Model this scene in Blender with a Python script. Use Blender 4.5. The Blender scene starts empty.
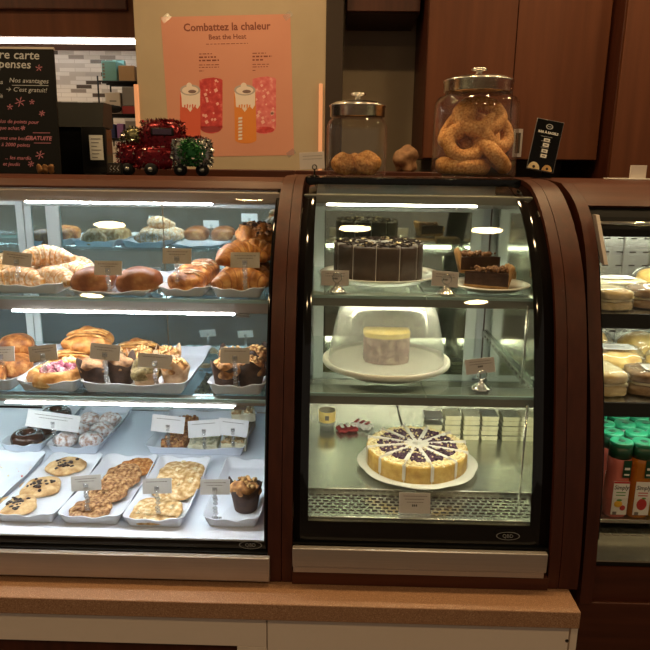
import bpy, bmesh, math, random
from math import sin, cos, pi, radians, atan, tan, sqrt
from mathutils import Vector, Matrix, noise

C = bpy.context.scene.collection
# ------------------------------------------------------------------ camera
F, CZ = 650.0, 1.55
PITCH, YAW, ROLL = radians(13.5), radians(1.2), radians(.75)
fw = Vector((-sin(YAW)*cos(PITCH), cos(YAW)*cos(PITCH), -sin(PITCH)))
r0 = Vector((cos(YAW), sin(YAW), 0)); u0 = r0.cross(fw)
rt = r0*cos(ROLL) + u0*sin(ROLL); up = -r0*sin(ROLL) + u0*cos(ROLL)
cam = bpy.data.objects.new('camera', bpy.data.cameras.new('camera')); C.objects.link(cam)
m3 = Matrix((rt, up, -fw)).transposed()
cam.matrix_world = Matrix.Translation((0, 0, CZ)) @ m3.to_4x4()
cam.data.sensor_width = 36; cam.data.sensor_fit = 'HORIZONTAL'; cam.data.lens = 36
cam.data.clip_start = .05; cam.data.clip_end = 60
bpy.context.scene.camera = cam

def ray(px, py): return fw + rt*((px-325)/F) + up*((325-py)/F)
def at(px, py, d):                      # the point of the plane y = d seen at a photo pixel
    v = ray(px, py); return Vector((0, 0, CZ)) + v*(d/v.y)
def on(px, py, z):                      # the point at height z seen at a photo pixel
    v = ray(px, py); return Vector((0, 0, CZ)) + v*((z-CZ)/v.z)
def pos(px, d, z):                      # the point at depth d and height z in a photo column
    x = 0.0
    for _ in range(3):
        q = Vector((x, d, z-CZ)); x += ((px-325) - F*q.dot(rt)/q.dot(fw)) * q.dot(fw)/F
    return Vector((x, d, z))

# --------------------------------------------------------------- materials
def newmat(name):
    m = bpy.data.materials.new(name); m.use_nodes = True
    return m, m.node_tree, m.node_tree.nodes['Principled BSDF']
def setp(b, **k):
    for n, v in k.items(): b.inputs[n].default_value = v
def rgb(c): return (c[0], c[1], c[2], 1)
def plain(name, c, rough=.5, metal=0., coat=0., spec=.5):
    m, t, b = newmat(name)
    b.inputs['Base Color'].default_value = rgb(c); b.inputs['Roughness'].default_value = rough
    b.inputs['Metallic'].default_value = metal; b.inputs['Coat Weight'].default_value = coat
    b.inputs['Specular IOR Level'].default_value = spec
    return m
def coords(t, scale=(1, 1, 1)):
    tc = t.nodes.new('ShaderNodeTexCoord'); mp = t.nodes.new('ShaderNodeMapping')
    mp.inputs['Scale'].default_value = scale
    t.links.new(tc.outputs['Object'], mp.inputs['Vector']); return mp.outputs['Vector']
def noisy(name, stops, scale=40, detail=4, stretch=(1, 1, 1), rough=.6, bump=0., bscale=None, metal=0., coat=0., spec=.4, sss=0.):
    m, t, b = newmat(name); vec = coords(t, stretch)
    n = t.nodes.new('ShaderNodeTexNoise'); n.inputs['Scale'].default_value = scale; n.inputs['Detail'].default_value = detail
    t.links.new(vec, n.inputs['Vector'])
    r = t.nodes.new('ShaderNodeValToRGB'); e = r.color_ramp.elements
    while len(e) < len(stops): e.new(.5)
    for k, (p, c) in enumerate(stops): e[k].position = p; e[k].color = rgb(c)
    t.links.new(n.outputs['Fac'], r.inputs['Fac']); t.links.new(r.outputs['Color'], b.inputs['Base Color'])
    b.inputs['Roughness'].default_value = rough; b.inputs['Metallic'].default_value = metal
    b.inputs['Coat Weight'].default_value = coat; b.inputs['Specular IOR Level'].default_value = spec
    if sss: b.inputs['Subsurface Weight'].default_value = sss; b.inputs['Subsurface Radius'].default_value = (.01, .006, .003); b.inputs['Subsurface Scale'].default_value = 1
    if bump:
        n2 = t.nodes.new('ShaderNodeTexNoise'); n2.inputs['Scale'].default_value = bscale or scale*2; n2.inputs['Detail'].default_value = 5
        t.links.new(vec, n2.inputs['Vector'])
        bp = t.nodes.new('ShaderNodeBump'); bp.inputs['Strength'].default_value = bump; bp.inputs['Distance'].default_value = .004
        t.links.new(n2.outputs['Fac'], bp.inputs['Height']); t.links.new(bp.outputs['Normal'], b.inputs['Normal'])
    return m
def emit(name, c, s):
    m, t, b = newmat(name); b.inputs['Base Color'].default_value = rgb((.8, .8, .8))
    b.inputs['Emission Color'].default_value = rgb(c); b.inputs['Emission Strength'].default_value = s; return m
def pane(name, tint=(1, 1, 1), base=.025, top=.75, rough=.0, milk=0., milkc=(1, 1, 1)):
    m = bpy.data.materials.new(name); m.use_nodes = True; t = m.node_tree; t.nodes.clear()
    out = t.nodes.new('ShaderNodeOutputMaterial'); tr = t.nodes.new('ShaderNodeBsdfTransparent'); tr.inputs[0].default_value = rgb(tint)
    gl = t.nodes.new('ShaderNodeBsdfGlossy'); gl.inputs['Roughness'].default_value = rough
    lw = t.nodes.new('ShaderNodeLayerWeight'); lw.inputs['Blend'].default_value = .5
    p = t.nodes.new('ShaderNodeMath'); p.operation = 'POWER'; p.inputs[1].default_value = 5
    ml = t.nodes.new('ShaderNodeMath'); ml.operation = 'MULTIPLY_ADD'; ml.inputs[1].default_value = top; ml.inputs[2].default_value = base
    t.links.new(lw.outputs['Facing'], p.inputs[0]); t.links.new(p.outputs[0], ml.inputs[0])
    mx = t.nodes.new('ShaderNodeMixShader'); t.links.new(ml.outputs[0], mx.inputs[0])
    body = tr.outputs[0]
    if milk:
        df = t.nodes.new('ShaderNodeBsdfDiffuse'); df.inputs[0].default_value = rgb(milkc)
        tl = t.nodes.new('ShaderNodeBsdfTranslucent'); tl.inputs[0].default_value = rgb(milkc)
        ad = t.nodes.new('ShaderNodeMixShader'); ad.inputs[0].default_value = .5
        t.links.new(df.outputs[0], ad.inputs[1]); t.links.new(tl.outputs[0], ad.inputs[2])
        m2 = t.nodes.new('ShaderNodeMixShader'); m2.inputs[0].default_value = milk
        t.links.new(tr.outputs[0], m2.inputs[1]); t.links.new(ad.outputs[0], m2.inputs[2]); body = m2.outputs[0]
    t.links.new(body, mx.inputs[1]); t.links.new(gl.outputs[0], mx.inputs[2]); t.links.new(mx.outputs[0], out.inputs[0])
    return m
def brickmat(name, c1, c2, mortar, bw, bh, ms, off=.5, rough=.4, axis='XZ', metal=0., bias=0., coat=0.):
    m, t, b = newmat(name); tc = t.nodes.new('ShaderNodeTexCoord'); sp = t.nodes.new('ShaderNodeSeparateXYZ'); cb = t.nodes.new('ShaderNodeCombineXYZ')
    t.links.new(tc.outputs['Object'], sp.inputs[0]); t.links.new(sp.outputs[axis[0]], cb.inputs[0]); t.links.new(sp.outputs[axis[1]], cb.inputs[1])
    br = t.nodes.new('ShaderNodeTexBrick'); br.offset = off
    for k, v in (('Scale', 1), ('Brick Width', bw), ('Row Height', bh), ('Mortar Size', ms), ('Bias', bias), ('Mortar Smooth', .05)): br.inputs[k].default_value = v
    br.inputs['Color1'].default_value = rgb(c1); br.inputs['Color2'].default_value = rgb(c2); br.inputs['Mortar'].default_value = rgb(mortar)
    t.links.new(cb.outputs[0], br.inputs['Vector']); t.links.new(br.outputs['Color'], b.inputs['Base Color'])
    b.inputs['Roughness'].default_value = rough; b.inputs['Metallic'].default_value = metal; b.inputs['Coat Weight'].default_value = coat
    return m

M = {}
M['wood'] = noisy('dark_cherry_wood', [(.25, (.042, .0098, .0044)), (.6, (.064, .0150, .0066)), (.85, (.082, .0205, .009))], 9, 6, (6, 6, .5), .44, .05, 30, coat=.0, spec=.3)
M['woodx'] = noisy('dark_cherry_wood_lengthwise', [(.25, (.050, .0125, .0056)), (.6, (.074, .019, .0082)), (.85, (.094, .026, .011))], 9, 6, (.5, 6, 6), .44, .05, 30, coat=.0, spec=.3)
M['door_wood'] = noisy('cherry_door_wood', [(.2, (.070, .0205, .0085)), (.55, (.098, .030, .012)), (.9, (.128, .042, .017))], 5, 7, (5, 5, .35), .55, .04, 25, coat=0., spec=.22)
M['counter'] = noisy('speckled_brown_counter', [(.28, (.20, .10, .055)), (.46, (.34, .18, .098)), (.58, (.39, .215, .12)), (.74, (.58, .40, .27))], 420, 3, (1, 1, 1), .38)
M['cream'] = plain('cream_laminate', (.76, .645, .55), .5)
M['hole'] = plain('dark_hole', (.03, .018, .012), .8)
M['wall'] = noisy('beige_wall_paint', [(.3, (.41, .325, .225)), (.7, (.44, .35, .245))], 6, 3, rough=.75, bump=.02, bscale=200)
M['wall2'] = noisy('shaded_beige_wall_paint', [(.3, (.25, .20, .13)), (.7, (.28, .225, .145))], 6, 3, rough=.8)  # beige wall paint again, with recess shade put into the tone
M['black'] = plain('black_gloss', (.004, .004, .004), .12, spec=.35)
M['frit'] = plain('black_glass_border', (.004, .004, .004), .07)
M['blackmatt'] = plain('black_matt', (.006, .006, .0065), .55, spec=.2)
M['charcoal'] = plain('charcoal_plastic', (.022, .022, .021), .5, spec=.25)
M['alu'] = noisy('brushed_aluminium', [(.3, (.43, .385, .355)), (.7, (.48, .435, .405))], 60, 3, (.05, 5, 5), .45, metal=.7)
M['steel'] = noisy('stainless_steel', [(.3, (.50, .51, .46)), (.7, (.57, .58, .52))], 30, 3, (.2, 4, 4), .25, metal=.9)
M['steelm'] = plain('polished_stainless', (.66, .68, .62), .09, .95)
M['chrome'] = plain('chrome', (.8, .8, .78), .08, 1)
M['lid'] = noisy('brushed_lid_steel', [(.3, (.56, .54, .51)), (.7, (.68, .66, .62))], 30, 3, (1, 1, 8), .22, metal=1)
M['housing'] = plain('warm_grey_light_housing', (.33, .29, .26), .45, .3)
M['housing2'] = plain('grey_green_light_housing', (.23, .235, .20), .4, .4)
M['stile'] = plain('pale_aluminium_frame', (.60, .66, .64), .4, .35)
M['mirror'] = plain('mirrored_sliding_door_glass', (.53, .73, .77), .03, .92)
M['mirrorc'] = plain('greenish_sliding_door_glass', (.50, .55, .45), .04, .93)
M['inner'] = plain('pale_case_lining', (.60, .66, .68), .35)
M['deckw'] = plain('white_deck_panel', (.72, .76, .84), .16)
M['headr'] = plain('grey_header_panel', (.42, .42, .40), .45)
M['glass'] = pane('clear_case_glass', (.985, .995, .99), .022, .62)
M['shelfg'] = pane('pale_green_shelf_glass', (.93, .975, .965), .03, .6)
M['jar'] = pane('clear_jar_glass', (.985, .985, .98), .03, .8)
M['film'] = pane('clear_plastic_film', (.97, .97, .97), .09, .7, .12, .06)
M['acry'] = pane('clear_acrylic', (.93, .93, .93), .12, .8, .05, .22, (.9, .9, .9))
M['domeg'] = pane('frosted_plastic_dome', (.97, .97, .96), .04, .6, .08, .2, (.9, .92, .86))
M['edge'] = plain('shelf_glass_edge', (.30, .44, .42), .15)
M['white'] = plain('white_melamine', (.77, .81, .88), .22, coat=.3)
M['china'] = plain('white_china', (.80, .79, .74), .2, coat=.4)
M['plasticw'] = plain('white_plastic_plate', (.78, .77, .68), .3)
M['paper'] = plain('white_paper', (.80, .80, .80), .8)
M['tagk'] = plain('kraft_tag_card', (.50, .435, .345), .75)
M['tagg'] = plain('grey_tag_card', (.52, .50, .46), .75)
M['tagw'] = plain('white_tag_card', (.80, .80, .80), .75)
M['tagp'] = plain('pinkish_tag_card', (.58, .52, .49), .7)
M['badge'] = plain('grey_print', (.22, .22, .21), .5)
M['ink'] = plain('black_ink', (.05, .045, .04), .7)
M['ink2'] = plain('grey_ink', (.17, .15, .13), .7)
M['divider'] = plain('waxed_paper_divider', (.72, .68, .64), .55)
M['led'] = emit('cool_light_tube', (.91, .955, 1), 52)
M['ledw'] = emit('warm_light_tube', (1, .94, .70), 22)
M['ledf'] = emit('pale_green_light_tube', (.97, 1, .80), 17)
M['ledu'] = emit('under_cabinet_light_tube', (1, .9, .78), 7)
M['down'] = emit('downlight_diffuser', (1, .68, .33), 95)
M['floor'] = brickmat('brown_floor_tile', (.10, .07, .05), (.13, .09, .065), (.05, .04, .03), .45, .45, .006, .0, .4, 'XY')
M['ceil'] = plain('ceiling_paint', (.55, .48, .38), .9)
M['glow'] = emit('orange_painted_glow', (1, .40, .16), .28)  # weak emission paints a lit look onto the trim strips; not a lamp
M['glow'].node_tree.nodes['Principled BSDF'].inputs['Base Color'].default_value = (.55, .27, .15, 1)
# baked goods
M['crois'] = noisy('croissant_crust', [(.32, (.24, .08, .017)), (.5, (.48, .19, .045)), (.68, (.70, .38, .12))], 40, 5, rough=.42, bump=.5, bscale=120, sss=.05)
M['crois2'] = noisy('croissant_dark_ridge', [(.3, (.22, .07, .016)), (.7, (.44, .165, .04))], 40, 5, rough=.4, bump=.4, bscale=120)
M['loaf'] = noisy('brown_mottled_crust', [(.32, (.13, .036, .011)), (.5, (.26, .085, .024)), (.62, (.40, .16, .05)), (.74, (.62, .34, .14))], 26, 6, rough=.42, bump=.3, bscale=120)
M['crumb'] = noisy('pale_soft_crumb', [(.3, (.50, .28, .10)), (.7, (.72, .47, .2))], 30, 4, rough=.7, bump=.4)
M['sugar'] = noisy('sugared_top', [(.35, (.55, .28, .12)), (.5, (.70, .48, .30)), (.65, (.86, .78, .68))], 130, 4, rough=.7, bump=.6, bscale=250)
M['almond'] = noisy('almond_flakes', [(.3, (.66, .44, .22)), (.7, (.88, .74, .52))], 60, 3, rough=.6)
M['danish'] = noisy('danish_pastry', [(.32, (.36, .125, .025)), (.5, (.64, .30, .075)), (.72, (.84, .56, .24))], 46, 6, rough=.45, bump=.7, bscale=90)
M['fruit'] = noisy('pink_berry_filling', [(.34, (.22, .03, .06)), (.5, (.42, .12, .17)), (.64, (.80, .60, .60))], 75, 4, rough=.3, bump=.5)
M['cust'] = noisy('yellow_custard', [(.3, (.80, .56, .16)), (.7, (.9, .74, .34))], 40, 3, rough=.4)
M['bun'] = noisy('orange_brown_bun', [(.34, (.20, .06, .014)), (.5, (.42, .15, .035)), (.68, (.66, .34, .11))], 55, 5, rough=.5, bump=.5, bscale=140)
M['mtop'] = noisy('golden_muffin_top', [(.34, (.17, .065, .018)), (.52, (.42, .19, .055)), (.70, (.66, .40, .16))], 60, 5, rough=.65, bump=.8, bscale=130)
M['mdark'] = noisy('dark_muffin_top', [(.3, (.05, .018, .008)), (.6, (.16, .065, .025)), (.8, (.42, .2, .08))], 45, 5, rough=.6, bump=.8, bscale=130)
M['mtop2'] = noisy('brown_muffin_top', [(.3, (.12, .05, .02)), (.55, (.34, .17, .07)), (.8, (.62, .42, .24))], 55, 5, rough=.65, bump=.8, bscale=130)
M['cupd'] = noisy('dark_brown_baking_paper', [(.3, (.03, .014, .008)), (.7, (.07, .035, .02))], 60, 3, rough=.7)
M['cuppale'] = noisy('tan_baking_paper', [(.3, (.36, .22, .12)), (.7, (.56, .38, .22))], 60, 3, rough=.75)
M['mseed'] = noisy('seeded_green_brown_cake', [(.35, (.10, .07, .025)), (.55, (.24, .18, .07)), (.75, (.42, .33, .16))], 110, 4, rough=.7, bump=.5)
M['cookie'] = noisy('pale_cookie', [(.34, (.40, .21, .08)), (.52, (.60, .38, .17)), (.72, (.76, .55, .30))], 50, 5, rough=.75, bump=.5, bscale=110)
M['oat'] = noisy('oat_cookie', [(.34, (.15, .06, .022)), (.5, (.38, .19, .075)), (.66, (.64, .40, .19))], 110, 5, rough=.75, bump=1, bscale=170)
M['oat2'] = noisy('orange_oat_cookie', [(.34, (.30, .095, .02)), (.5, (.54, .22, .055)), (.66, (.74, .42, .16))], 110, 5, rough=.75, bump=1, bscale=170)
M['maca'] = noisy('golden_nut_cookie', [(.34, (.34, .18, .055)), (.5, (.56, .35, .14)), (.68, (.82, .66, .42))], 70, 5, rough=.7, bump=.7, bscale=120)
M['chip'] = plain('chocolate_chip', (.035, .014, .008), .35)
M['choc'] = plain('chocolate_glaze', (.055, .022, .012), .2)
M['dough'] = noisy('fried_dough', [(.3, (.36, .15, .045)), (.7, (.56, .28, .1))], 40, 4, rough=.6, bump=.3)
M['snow'] = noisy('sugar_dusted_dough', [(.38, (.50, .30, .22)), (.5, (.76, .68, .66)), (.62, (.90, .88, .88))], 95, 4, rough=.85, bump=.5)
M['cran'] = noisy('fruit_bar', [(.35, (.16, .05, .02)), (.5, (.40, .16, .06)), (.62, (.62, .36, .14)), (.75, (.55, .1, .05))], 110, 4, rough=.6, bump=.8)
M['pale'] = noisy('pale_bar_cake', [(.3, (.62, .56, .36)), (.7, (.80, .76, .58))], 60, 4, rough=.7, bump=.4)
M['oatbar'] = noisy('oat_bar', [(.35, (.34, .2, .09)), (.55, (.62, .45, .22)), (.72, (.82, .72, .5))], 120, 4, rough=.7, bump=.8)
M['cakec'] = noisy('chocolate_icing', [(.3, (.040, .024, .017)), (.7, (.066, .042, .031))], 60, 4, rough=.42, bump=.15, bscale=60)
M['cakein'] = noisy('chocolate_sponge', [(.3, (.02, .010, .007)), (.7, (.045, .022, .015))], 120, 4, rough=.85, bump=.4)
M['shav'] = noisy('chocolate_shavings', [(.3, (.015, .009, .007)), (.7, (.045, .025, .018))], 80, 3, rough=.5)
M['chees'] = noisy('golden_cheesecake', [(.3, (.50, .27, .06)), (.55, (.66, .42, .11)), (.8, (.76, .56, .2))], 45, 5, rough=.5, bump=.5, bscale=90)
M['cheesein'] = noisy('pale_cheese_filling', [(.3, (.74, .62, .32)), (.7, (.82, .72, .44))], 40, 3, rough=.6)
M['berry'] = noisy('dark_berries', [(.3, (.02, .008, .02)), (.6, (.075, .025, .06)), (.8, (.18, .08, .14))], 90, 3, rough=.35)
M['crumbw'] = noisy('cream_crumbs', [(.3, (.66, .5, .24)), (.7, (.84, .74, .5))], 90, 3, rough=.8)
M['pief'] = noisy('dark_pie_filling', [(.3, (.035, .016, .010)), (.7, (.07, .034, .022))], 60, 4, rough=.35, bump=.3)
M['piec'] = noisy('pie_crust', [(.3, (.22, .115, .04)), (.7, (.40, .24, .095))], 50, 4, rough=.7, bump=.5)
M['piet'] = noisy('pie_crumble', [(.35, (.10, .045, .022)), (.55, (.24, .12, .06)), (.75, (.44, .27, .15))], 120, 4, rough=.7, bump=1)
M['mauve'] = noisy('mauve_cake_side', [(.34, (.13, .06, .07)), (.5, (.27, .145, .15)), (.66, (.46, .31, .27))], 60, 4, rough=.75, bump=.5)
M['lemon'] = noisy('yellow_cake_top', [(.3, (.62, .44, .10)), (.7, (.78, .6, .2))], 60, 3, rough=.7, bump=.3)
M['cheesep'] = noisy('cream_portion', [(.3, (.72, .68, .44)), (.7, (.82, .79, .58))], 40, 3, rough=.5)
M['bagel'] = noisy('sesame_bagel_crust', [(.32, (.46, .17, .04)), (.5, (.72, .34, .10)), (.64, (.82, .47, .17)), (.78, (.90, .68, .38))], 150, 4, rough=.55, bump=.7, bscale=220)
M['bread'] = noisy('pale_sandwich_bread', [(.3, (.60, .46, .20)), (.6, (.76, .66, .40)), (.8, (.85, .78, .55))], 40, 4, rough=.6, bump=.3)
M['breadb'] = noisy('brown_sandwich_bread', [(.3, (.16, .10, .05)), (.6, (.33, .22, .12)), (.8, (.52, .4, .25))], 50, 4, rough=.6, bump=.4)
M['bready'] = noisy('golden_sandwich_bun', [(.3, (.58, .32, .07)), (.6, (.76, .54, .16)), (.8, (.86, .72, .36))], 30, 4, rough=.45, bump=.3)
M['jpink'] = plain('pink_juice', (.62, .17, .13), .15, coat=.5)
M['jamber'] = plain('amber_juice', (.45, .15, .012), .15, coat=.5)
M['jyel'] = plain('yellow_juice', (.75, .42, .02), .15, coat=.5)
M['gcap'] = plain('green_bottle_cap', (.015, .21, .105), .35)
M['dkgreen'] = plain('dark_green_band', (.006, .05, .022), .35)
M['lblw'] = plain('white_label', (.78, .77, .72), .5)
M['redf'] = plain('red_fruit', (.5, .03, .03), .4); M['yelf'] = plain('yellow_fruit', (.85, .5, .04), .4); M['grf'] = plain('green_leaf_print', (.1, .3, .06), .5)
M['blue'] = plain('navy_bottle', (.012, .02, .09), .3)
# behind the counter
M['tile'] = brickmat('mosaic_tile', (0, 0, 0), (1, 1, 1), (.3, .3, .3), .085, .0215, .0015, .37, .25, 'XZ')
t_ = M['tile'].node_tree; br_ = next(n for n in t_.nodes if n.type == 'TEX_BRICK'); rp_ = t_.nodes.new('ShaderNodeValToRGB'); rp_.color_ramp.interpolation = 'CONSTANT'
for k_, (p_, c_) in enumerate([(0, (.84, .79, .72)), (.26, (.62, .56, .49)), (.36, (.80, .75, .69)), (.60, (.30, .25, .21)), (.70, (.78, .73, .66)), (.82, (.10, .075, .06)), (.92, (.55, .5, .45))]):
    if k_ > 1: rp_.color_ramp.elements.new(p_)
    rp_.color_ramp.elements[k_].position = p_; rp_.color_ramp.elements[k_].color = rgb(c_)
t_.links.new(br_.outputs['Color'], rp_.inputs['Fac']); t_.links.new(rp_.outputs['Color'], t_.nodes['Principled BSDF'].inputs['Base Color'])
M['teal'] = plain('teal_box', (.16, .42, .46), .5); M['tan'] = plain('tan_box', (.42, .27, .14), .6); M['wbox'] = plain('white_box', (.55, .5, .46), .6)
M['gbox'] = plain('grey_box', (.2, .19, .19), .6); M['purple'] = plain('purple_box', (.22, .1, .3), .6); M['redb'] = plain('red_box', (.3, .03, .035), .6)
M['chalk'] = plain('chalk_white', (.42, .42, .42), .9); M['chalkp'] = plain('chalk_pink', (.45, .16, .2), .9); M['board'] = plain('chalkboard_black', (.0035, .0035, .004), .6, spec=.12)
M['peach'] = noisy('peach_poster_paper', [(.3, (.575, .25, .175)), (.7, (.61, .28, .195))], 3, 2, rough=.6)
M['brown_ink'] = plain('brown_poster_ink', (.20, .05, .03), .7)
M['pred'] = noisy('printed_red_drink', [(.35, (.42, .03, .035)), (.6, (.58, .06, .06)), (.75, (.75, .24, .2))], 45, 3, rough=.6)
M['ppink'] = noisy('printed_pink_drink', [(.35, (.62, .11, .12)), (.6, (.70, .19, .19)), (.75, (.82, .45, .40))], 45, 3, rough=.6)
M['pcanr'] = plain('printed_red_can', (.62, .1, .05), .6); M['pcano'] = plain('printed_orange_can', (.68, .22, .035), .6)
M['pgrey'] = plain('printed_can_lid', (.42, .36, .34), .6); M['pwhite'] = plain('printed_white', (.78, .66, .6), .6); M['pshade'] = plain('printed_ring', (.2, .12, .11), .6)
M['pice'] = plain('printed_ice', (.80, .42, .38), .6)
M['tinr'] = plain('red_tinsel', (.17, .004, .010), .25, .6); M['glassdark'] = plain('dark_windscreen', (.05, .025, .06), .3)
M['tins'] = plain('silver_tinsel', (.42, .42, .40), .25, .85); M['ting'] = plain('green_tinsel', (.03, .16, .04), .25, .6)
M['tinb'] = plain('dark_tinsel', (.015, .012, .012), .25, .5); M['ting2'] = plain('olive_gold_tinsel', (.2, .19, .1), .25, .8)
M['gold'] = plain('amber_foil', (.22, .1, .03), .3, .4)
M['bag'] = noisy('brown_paper_bag', [(.3, (.16, .075, .03)), (.7, (.30, .16, .08))], 40, 4, rough=.6, bump=.6)

# ------------------------------------------------------------ mesh builder
class MB:
    def __init__(s, off=(0, 0, 0)): s.bm = bmesh.new(); s.mats = []; s.off = Vector(off)
    def mi(s, m):
        m = M[m] if isinstance(m, str) else m
        if m not in s.mats: s.mats.append(m)
        return s.mats.index(m)
    def add(s, vs, fs, m, smooth=False, mat=None):
        k = s.mi(m); V = [s.bm.verts.new(((mat @ Vector(v)) if mat else Vector(v)) - s.off) for v in vs]
        out = []
        for f in fs:
            try: q = s.bm.faces.new([V[i] for i in f])
            except ValueError: continue
            q.material_index = k; q.smooth = smooth; out.append(q)
        return V, out
    def box(s, a, b, m, bev=0, seg=2, mat=None):
        x0, y0, z0 = a; x1, y1, z1 = b
        vs = [(x, y, z) for x in (x0, x1) for y in (y0, y1) for z in (z0, z1)]
        fs = [(0, 1, 3, 2), (4, 6, 7, 5), (0, 4, 5, 1), (2, 3, 7, 6), (0, 2, 6, 4), (1, 5, 7, 3)]
        V, fc = s.add(vs, fs, m, mat=mat)
        if bev:
            es = list({e for f in fc for e in f.edges}); k = fc[0].material_index
            r = bmesh.ops.bevel(s.bm, geom=es, offset=bev, segments=seg, affect='EDGES', profile=.5)
            for f in r['faces']: f.material_index = k; f.smooth = True
        return s
    def prism(s, poly, x0, x1, m, axis='x', smooth=False, mat=None):
        def p(a, u, v): return {'x': (a, u, v), 'y': (u, a, v), 'z': (u, v, a)}[axis]
        n = len(poly); vs = [p(x0, *q) for q in poly] + [p(x1, *q) for q in poly]
        V, fc = s.add(vs, [tuple(range(n)), tuple(range(2*n-1, n-1, -1))], m, mat=mat)
        k = s.mi(m)
        for i in range(n):
            f = s.bm.faces.new((V[i], V[(i+1) % n], V[n+(i+1) % n], V[n+i])); f.material_index = k; f.smooth = smooth
        if smooth:
            for f in fc:
                for e in f.edges: e.smooth = False
            for i in range(n):
                d1 = V[i].co-V[i-1].co; d2 = V[(i+1) % n].co-V[i].co
                if d1.length > 0 and d2.length > 0 and d1.angle(d2) > .5:
                    for e in V[i].link_edges:
                        if e.other_vert(V[i]) == V[n+i]: e.smooth = False
        return s
    def lathe(s, prof, m, c=(0, 0, 0), seg=32, smooth=True, mod=None, mat=None, a0=0, a1=2*pi):
        full = abs(a1-a0-2*pi) < 1e-6; n = seg if full else seg+1; c = Vector(c)
        vs = []
        for (r, z) in prof:
            for i in range(n):
                a = a0 + (a1-a0)*i/seg; rr, zz = (mod(r, z, a) if mod else (r, z)); vs.append(c+Vector((rr*cos(a), rr*sin(a), zz)))
        fs = []
        for j in range(len(prof)-1):
            for i in range(seg):
                i2 = (i+1) % n; fs.append((j*n+i, j*n+i2, (j+1)*n+i2, (j+1)*n+i))
        V, fc = s.add(vs, fs, m, smooth, mat)
        bmesh.ops.remove_doubles(s.bm, verts=V, dist=1e-6)
        return s
    def tube(s, pts, r, m, seg=8, closed=False, smooth=True, squash=1., upv=(0, 0, 1), mat=None, mats=None):
        P = [Vector(p) for p in pts]; n = len(P); U = Vector(upv); vs = []
        for i in range(n):
            t = (P[(i+1) % n]-P[i-1]) if closed else (P[min(i+1, n-1)]-P[max(i-1, 0)])
            t.normalize(); a = t.cross(U)
            if a.length < 1e-4: a = t.cross(Vector((1, 0, 0)))
            a.normalize(); b = a.cross(t); rr = r(i/(n-1)) if callable(r) else r
            for k in range(seg):
                q = 2*pi*k/seg; vs.append(P[i]+a*(rr*cos(q))+b*(rr*squash*sin(q)))
        fs = []; rng = n if closed else n-1
        for i in range(rng):
            for k in range(seg):
                i2 = (i+1) % n; fs.append((i*seg+k, i*seg+(k+1) % seg, i2*seg+(k+1) % seg, i2*seg+k))
        if not closed: fs += [tuple(range(seg)), tuple(range(n*seg-1, (n-1)*seg-1, -1))]
        V, fc = s.add(vs, fs, m, smooth, mat)
        if mats:
            ks = [s.mi(x) for x in mats]
            for j, f in enumerate(fc): f.material_index = ks[(j//seg) % len(ks)]
        return s
    def blob(s, c, r, m, sub=2, amp=0., freq=30., seed=0, flat=None, rot=None, power=None):
        b2 = bmesh.new(); bmesh.ops.create_icosphere(b2, subdivisions=sub, radius=1)
        c = Vector(c); r = Vector(r) if hasattr(r, '__len__') else Vector((r, r, r)); vs = []
        for v in b2.verts:
            p = v.co.copy()
            if power:
                q = (abs(p.x)**power+abs(p.y)**power+abs(p.z)**power)**(-1/power); p = p*q
            d = Vector((p.x*r.x, p.y*r.y, p.z*r.z))
            if amp: d += p.normalized()*amp*noise.noise((d+Vector((seed*3.1, seed*1.7, seed)))*freq)*1.6
            if flat is not None and d.z < flat: d.z = flat
            if rot: d = rot @ d
            vs.append(c+d)
        fs = [tuple(v.index for v in f.verts) for f in b2.faces]; b2.free()
        s.add(vs, fs, m, True); return s
    def text(s, body, mat4, size, m, align='LEFT', thick=.0003, bold=0., shear=0.):
        cu = bpy.data.curves.new('t', 'FONT'); cu.body = body; cu.size = size; cu.align_x = align; cu.extrude = thick; cu.offset = bold; cu.resolution_u = 2; cu.shear = shear
        o = bpy.data.objects.new('t', cu); C.objects.link(o); me = bpy.data.meshes.new_from_object(o)
        s.add([v.co.copy() for v in me.vertices], [tuple(p.vertices) for p in me.polygons], m, mat=mat4)
        bpy.data.objects.remove(o); bpy.data.curves.remove(cu); bpy.data.meshes.remove(me); return s
    def mesh(s, name, recalc=True):
        if recalc: bmesh.ops.recalc_face_normals(s.bm, faces=s.bm.faces[:])
        me = bpy.data.meshes.new(name); s.bm.to_mesh(me); s.bm.free()
        for m in s.mats: me.materials.append(m)
        return me
    def obj(s, name, parent=None, label=None):
        o = bpy.data.objects.new(name, s.mesh(name)); C.objects.link(o)
        if parent: o.parent = parent
        if label: o['label'] = label
        return o

def tag(o, label, cat, group=None, kind=None):
    if label: o['label'] = label
    if cat: o['category'] = cat
    if group: o['group'] = group
    if kind: o['kind'] = kind
    return o
def thing(name, label, cat, loc=(0, 0, 0), group=None, rz=0):
    o = bpy.data.objects.new(name, None); C.objects.link(o); o.location = loc; o.rotation_euler = (0, 0, rz); o.empty_display_size = .05
    return tag(o, label, cat, group)
def struct(name, mb):
    o = mb.obj(name); o['kind'] = 'structure'; return o
def dup(root, loc, rot, label, group=None):
    r = root.copy(); C.objects.link(r); r.location = loc; r.rotation_euler = rot; r['label'] = label
    if group: r['group'] = group
    for ch in list(root.children):
        c = ch.copy(); C.objects.link(c); c.parent = r
        for g in list(ch.children):
            d = g.copy(); C.objects.link(d); d.parent = c
    return r
used = {}
def place(key, maker, loc, rot, label, group, scale=1.):
    """first call builds the thing, later calls copy it and its parts"""
    if key not in used: o = maker(); used[key] = o; o.location = loc; o.rotation_euler = rot; o['label'] = label; o['group'] = group
    else: o = dup(used[key], loc, rot, label, group)
    if scale != 1. or key in used: o.scale = (scale, scale, scale)
    return o

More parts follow.
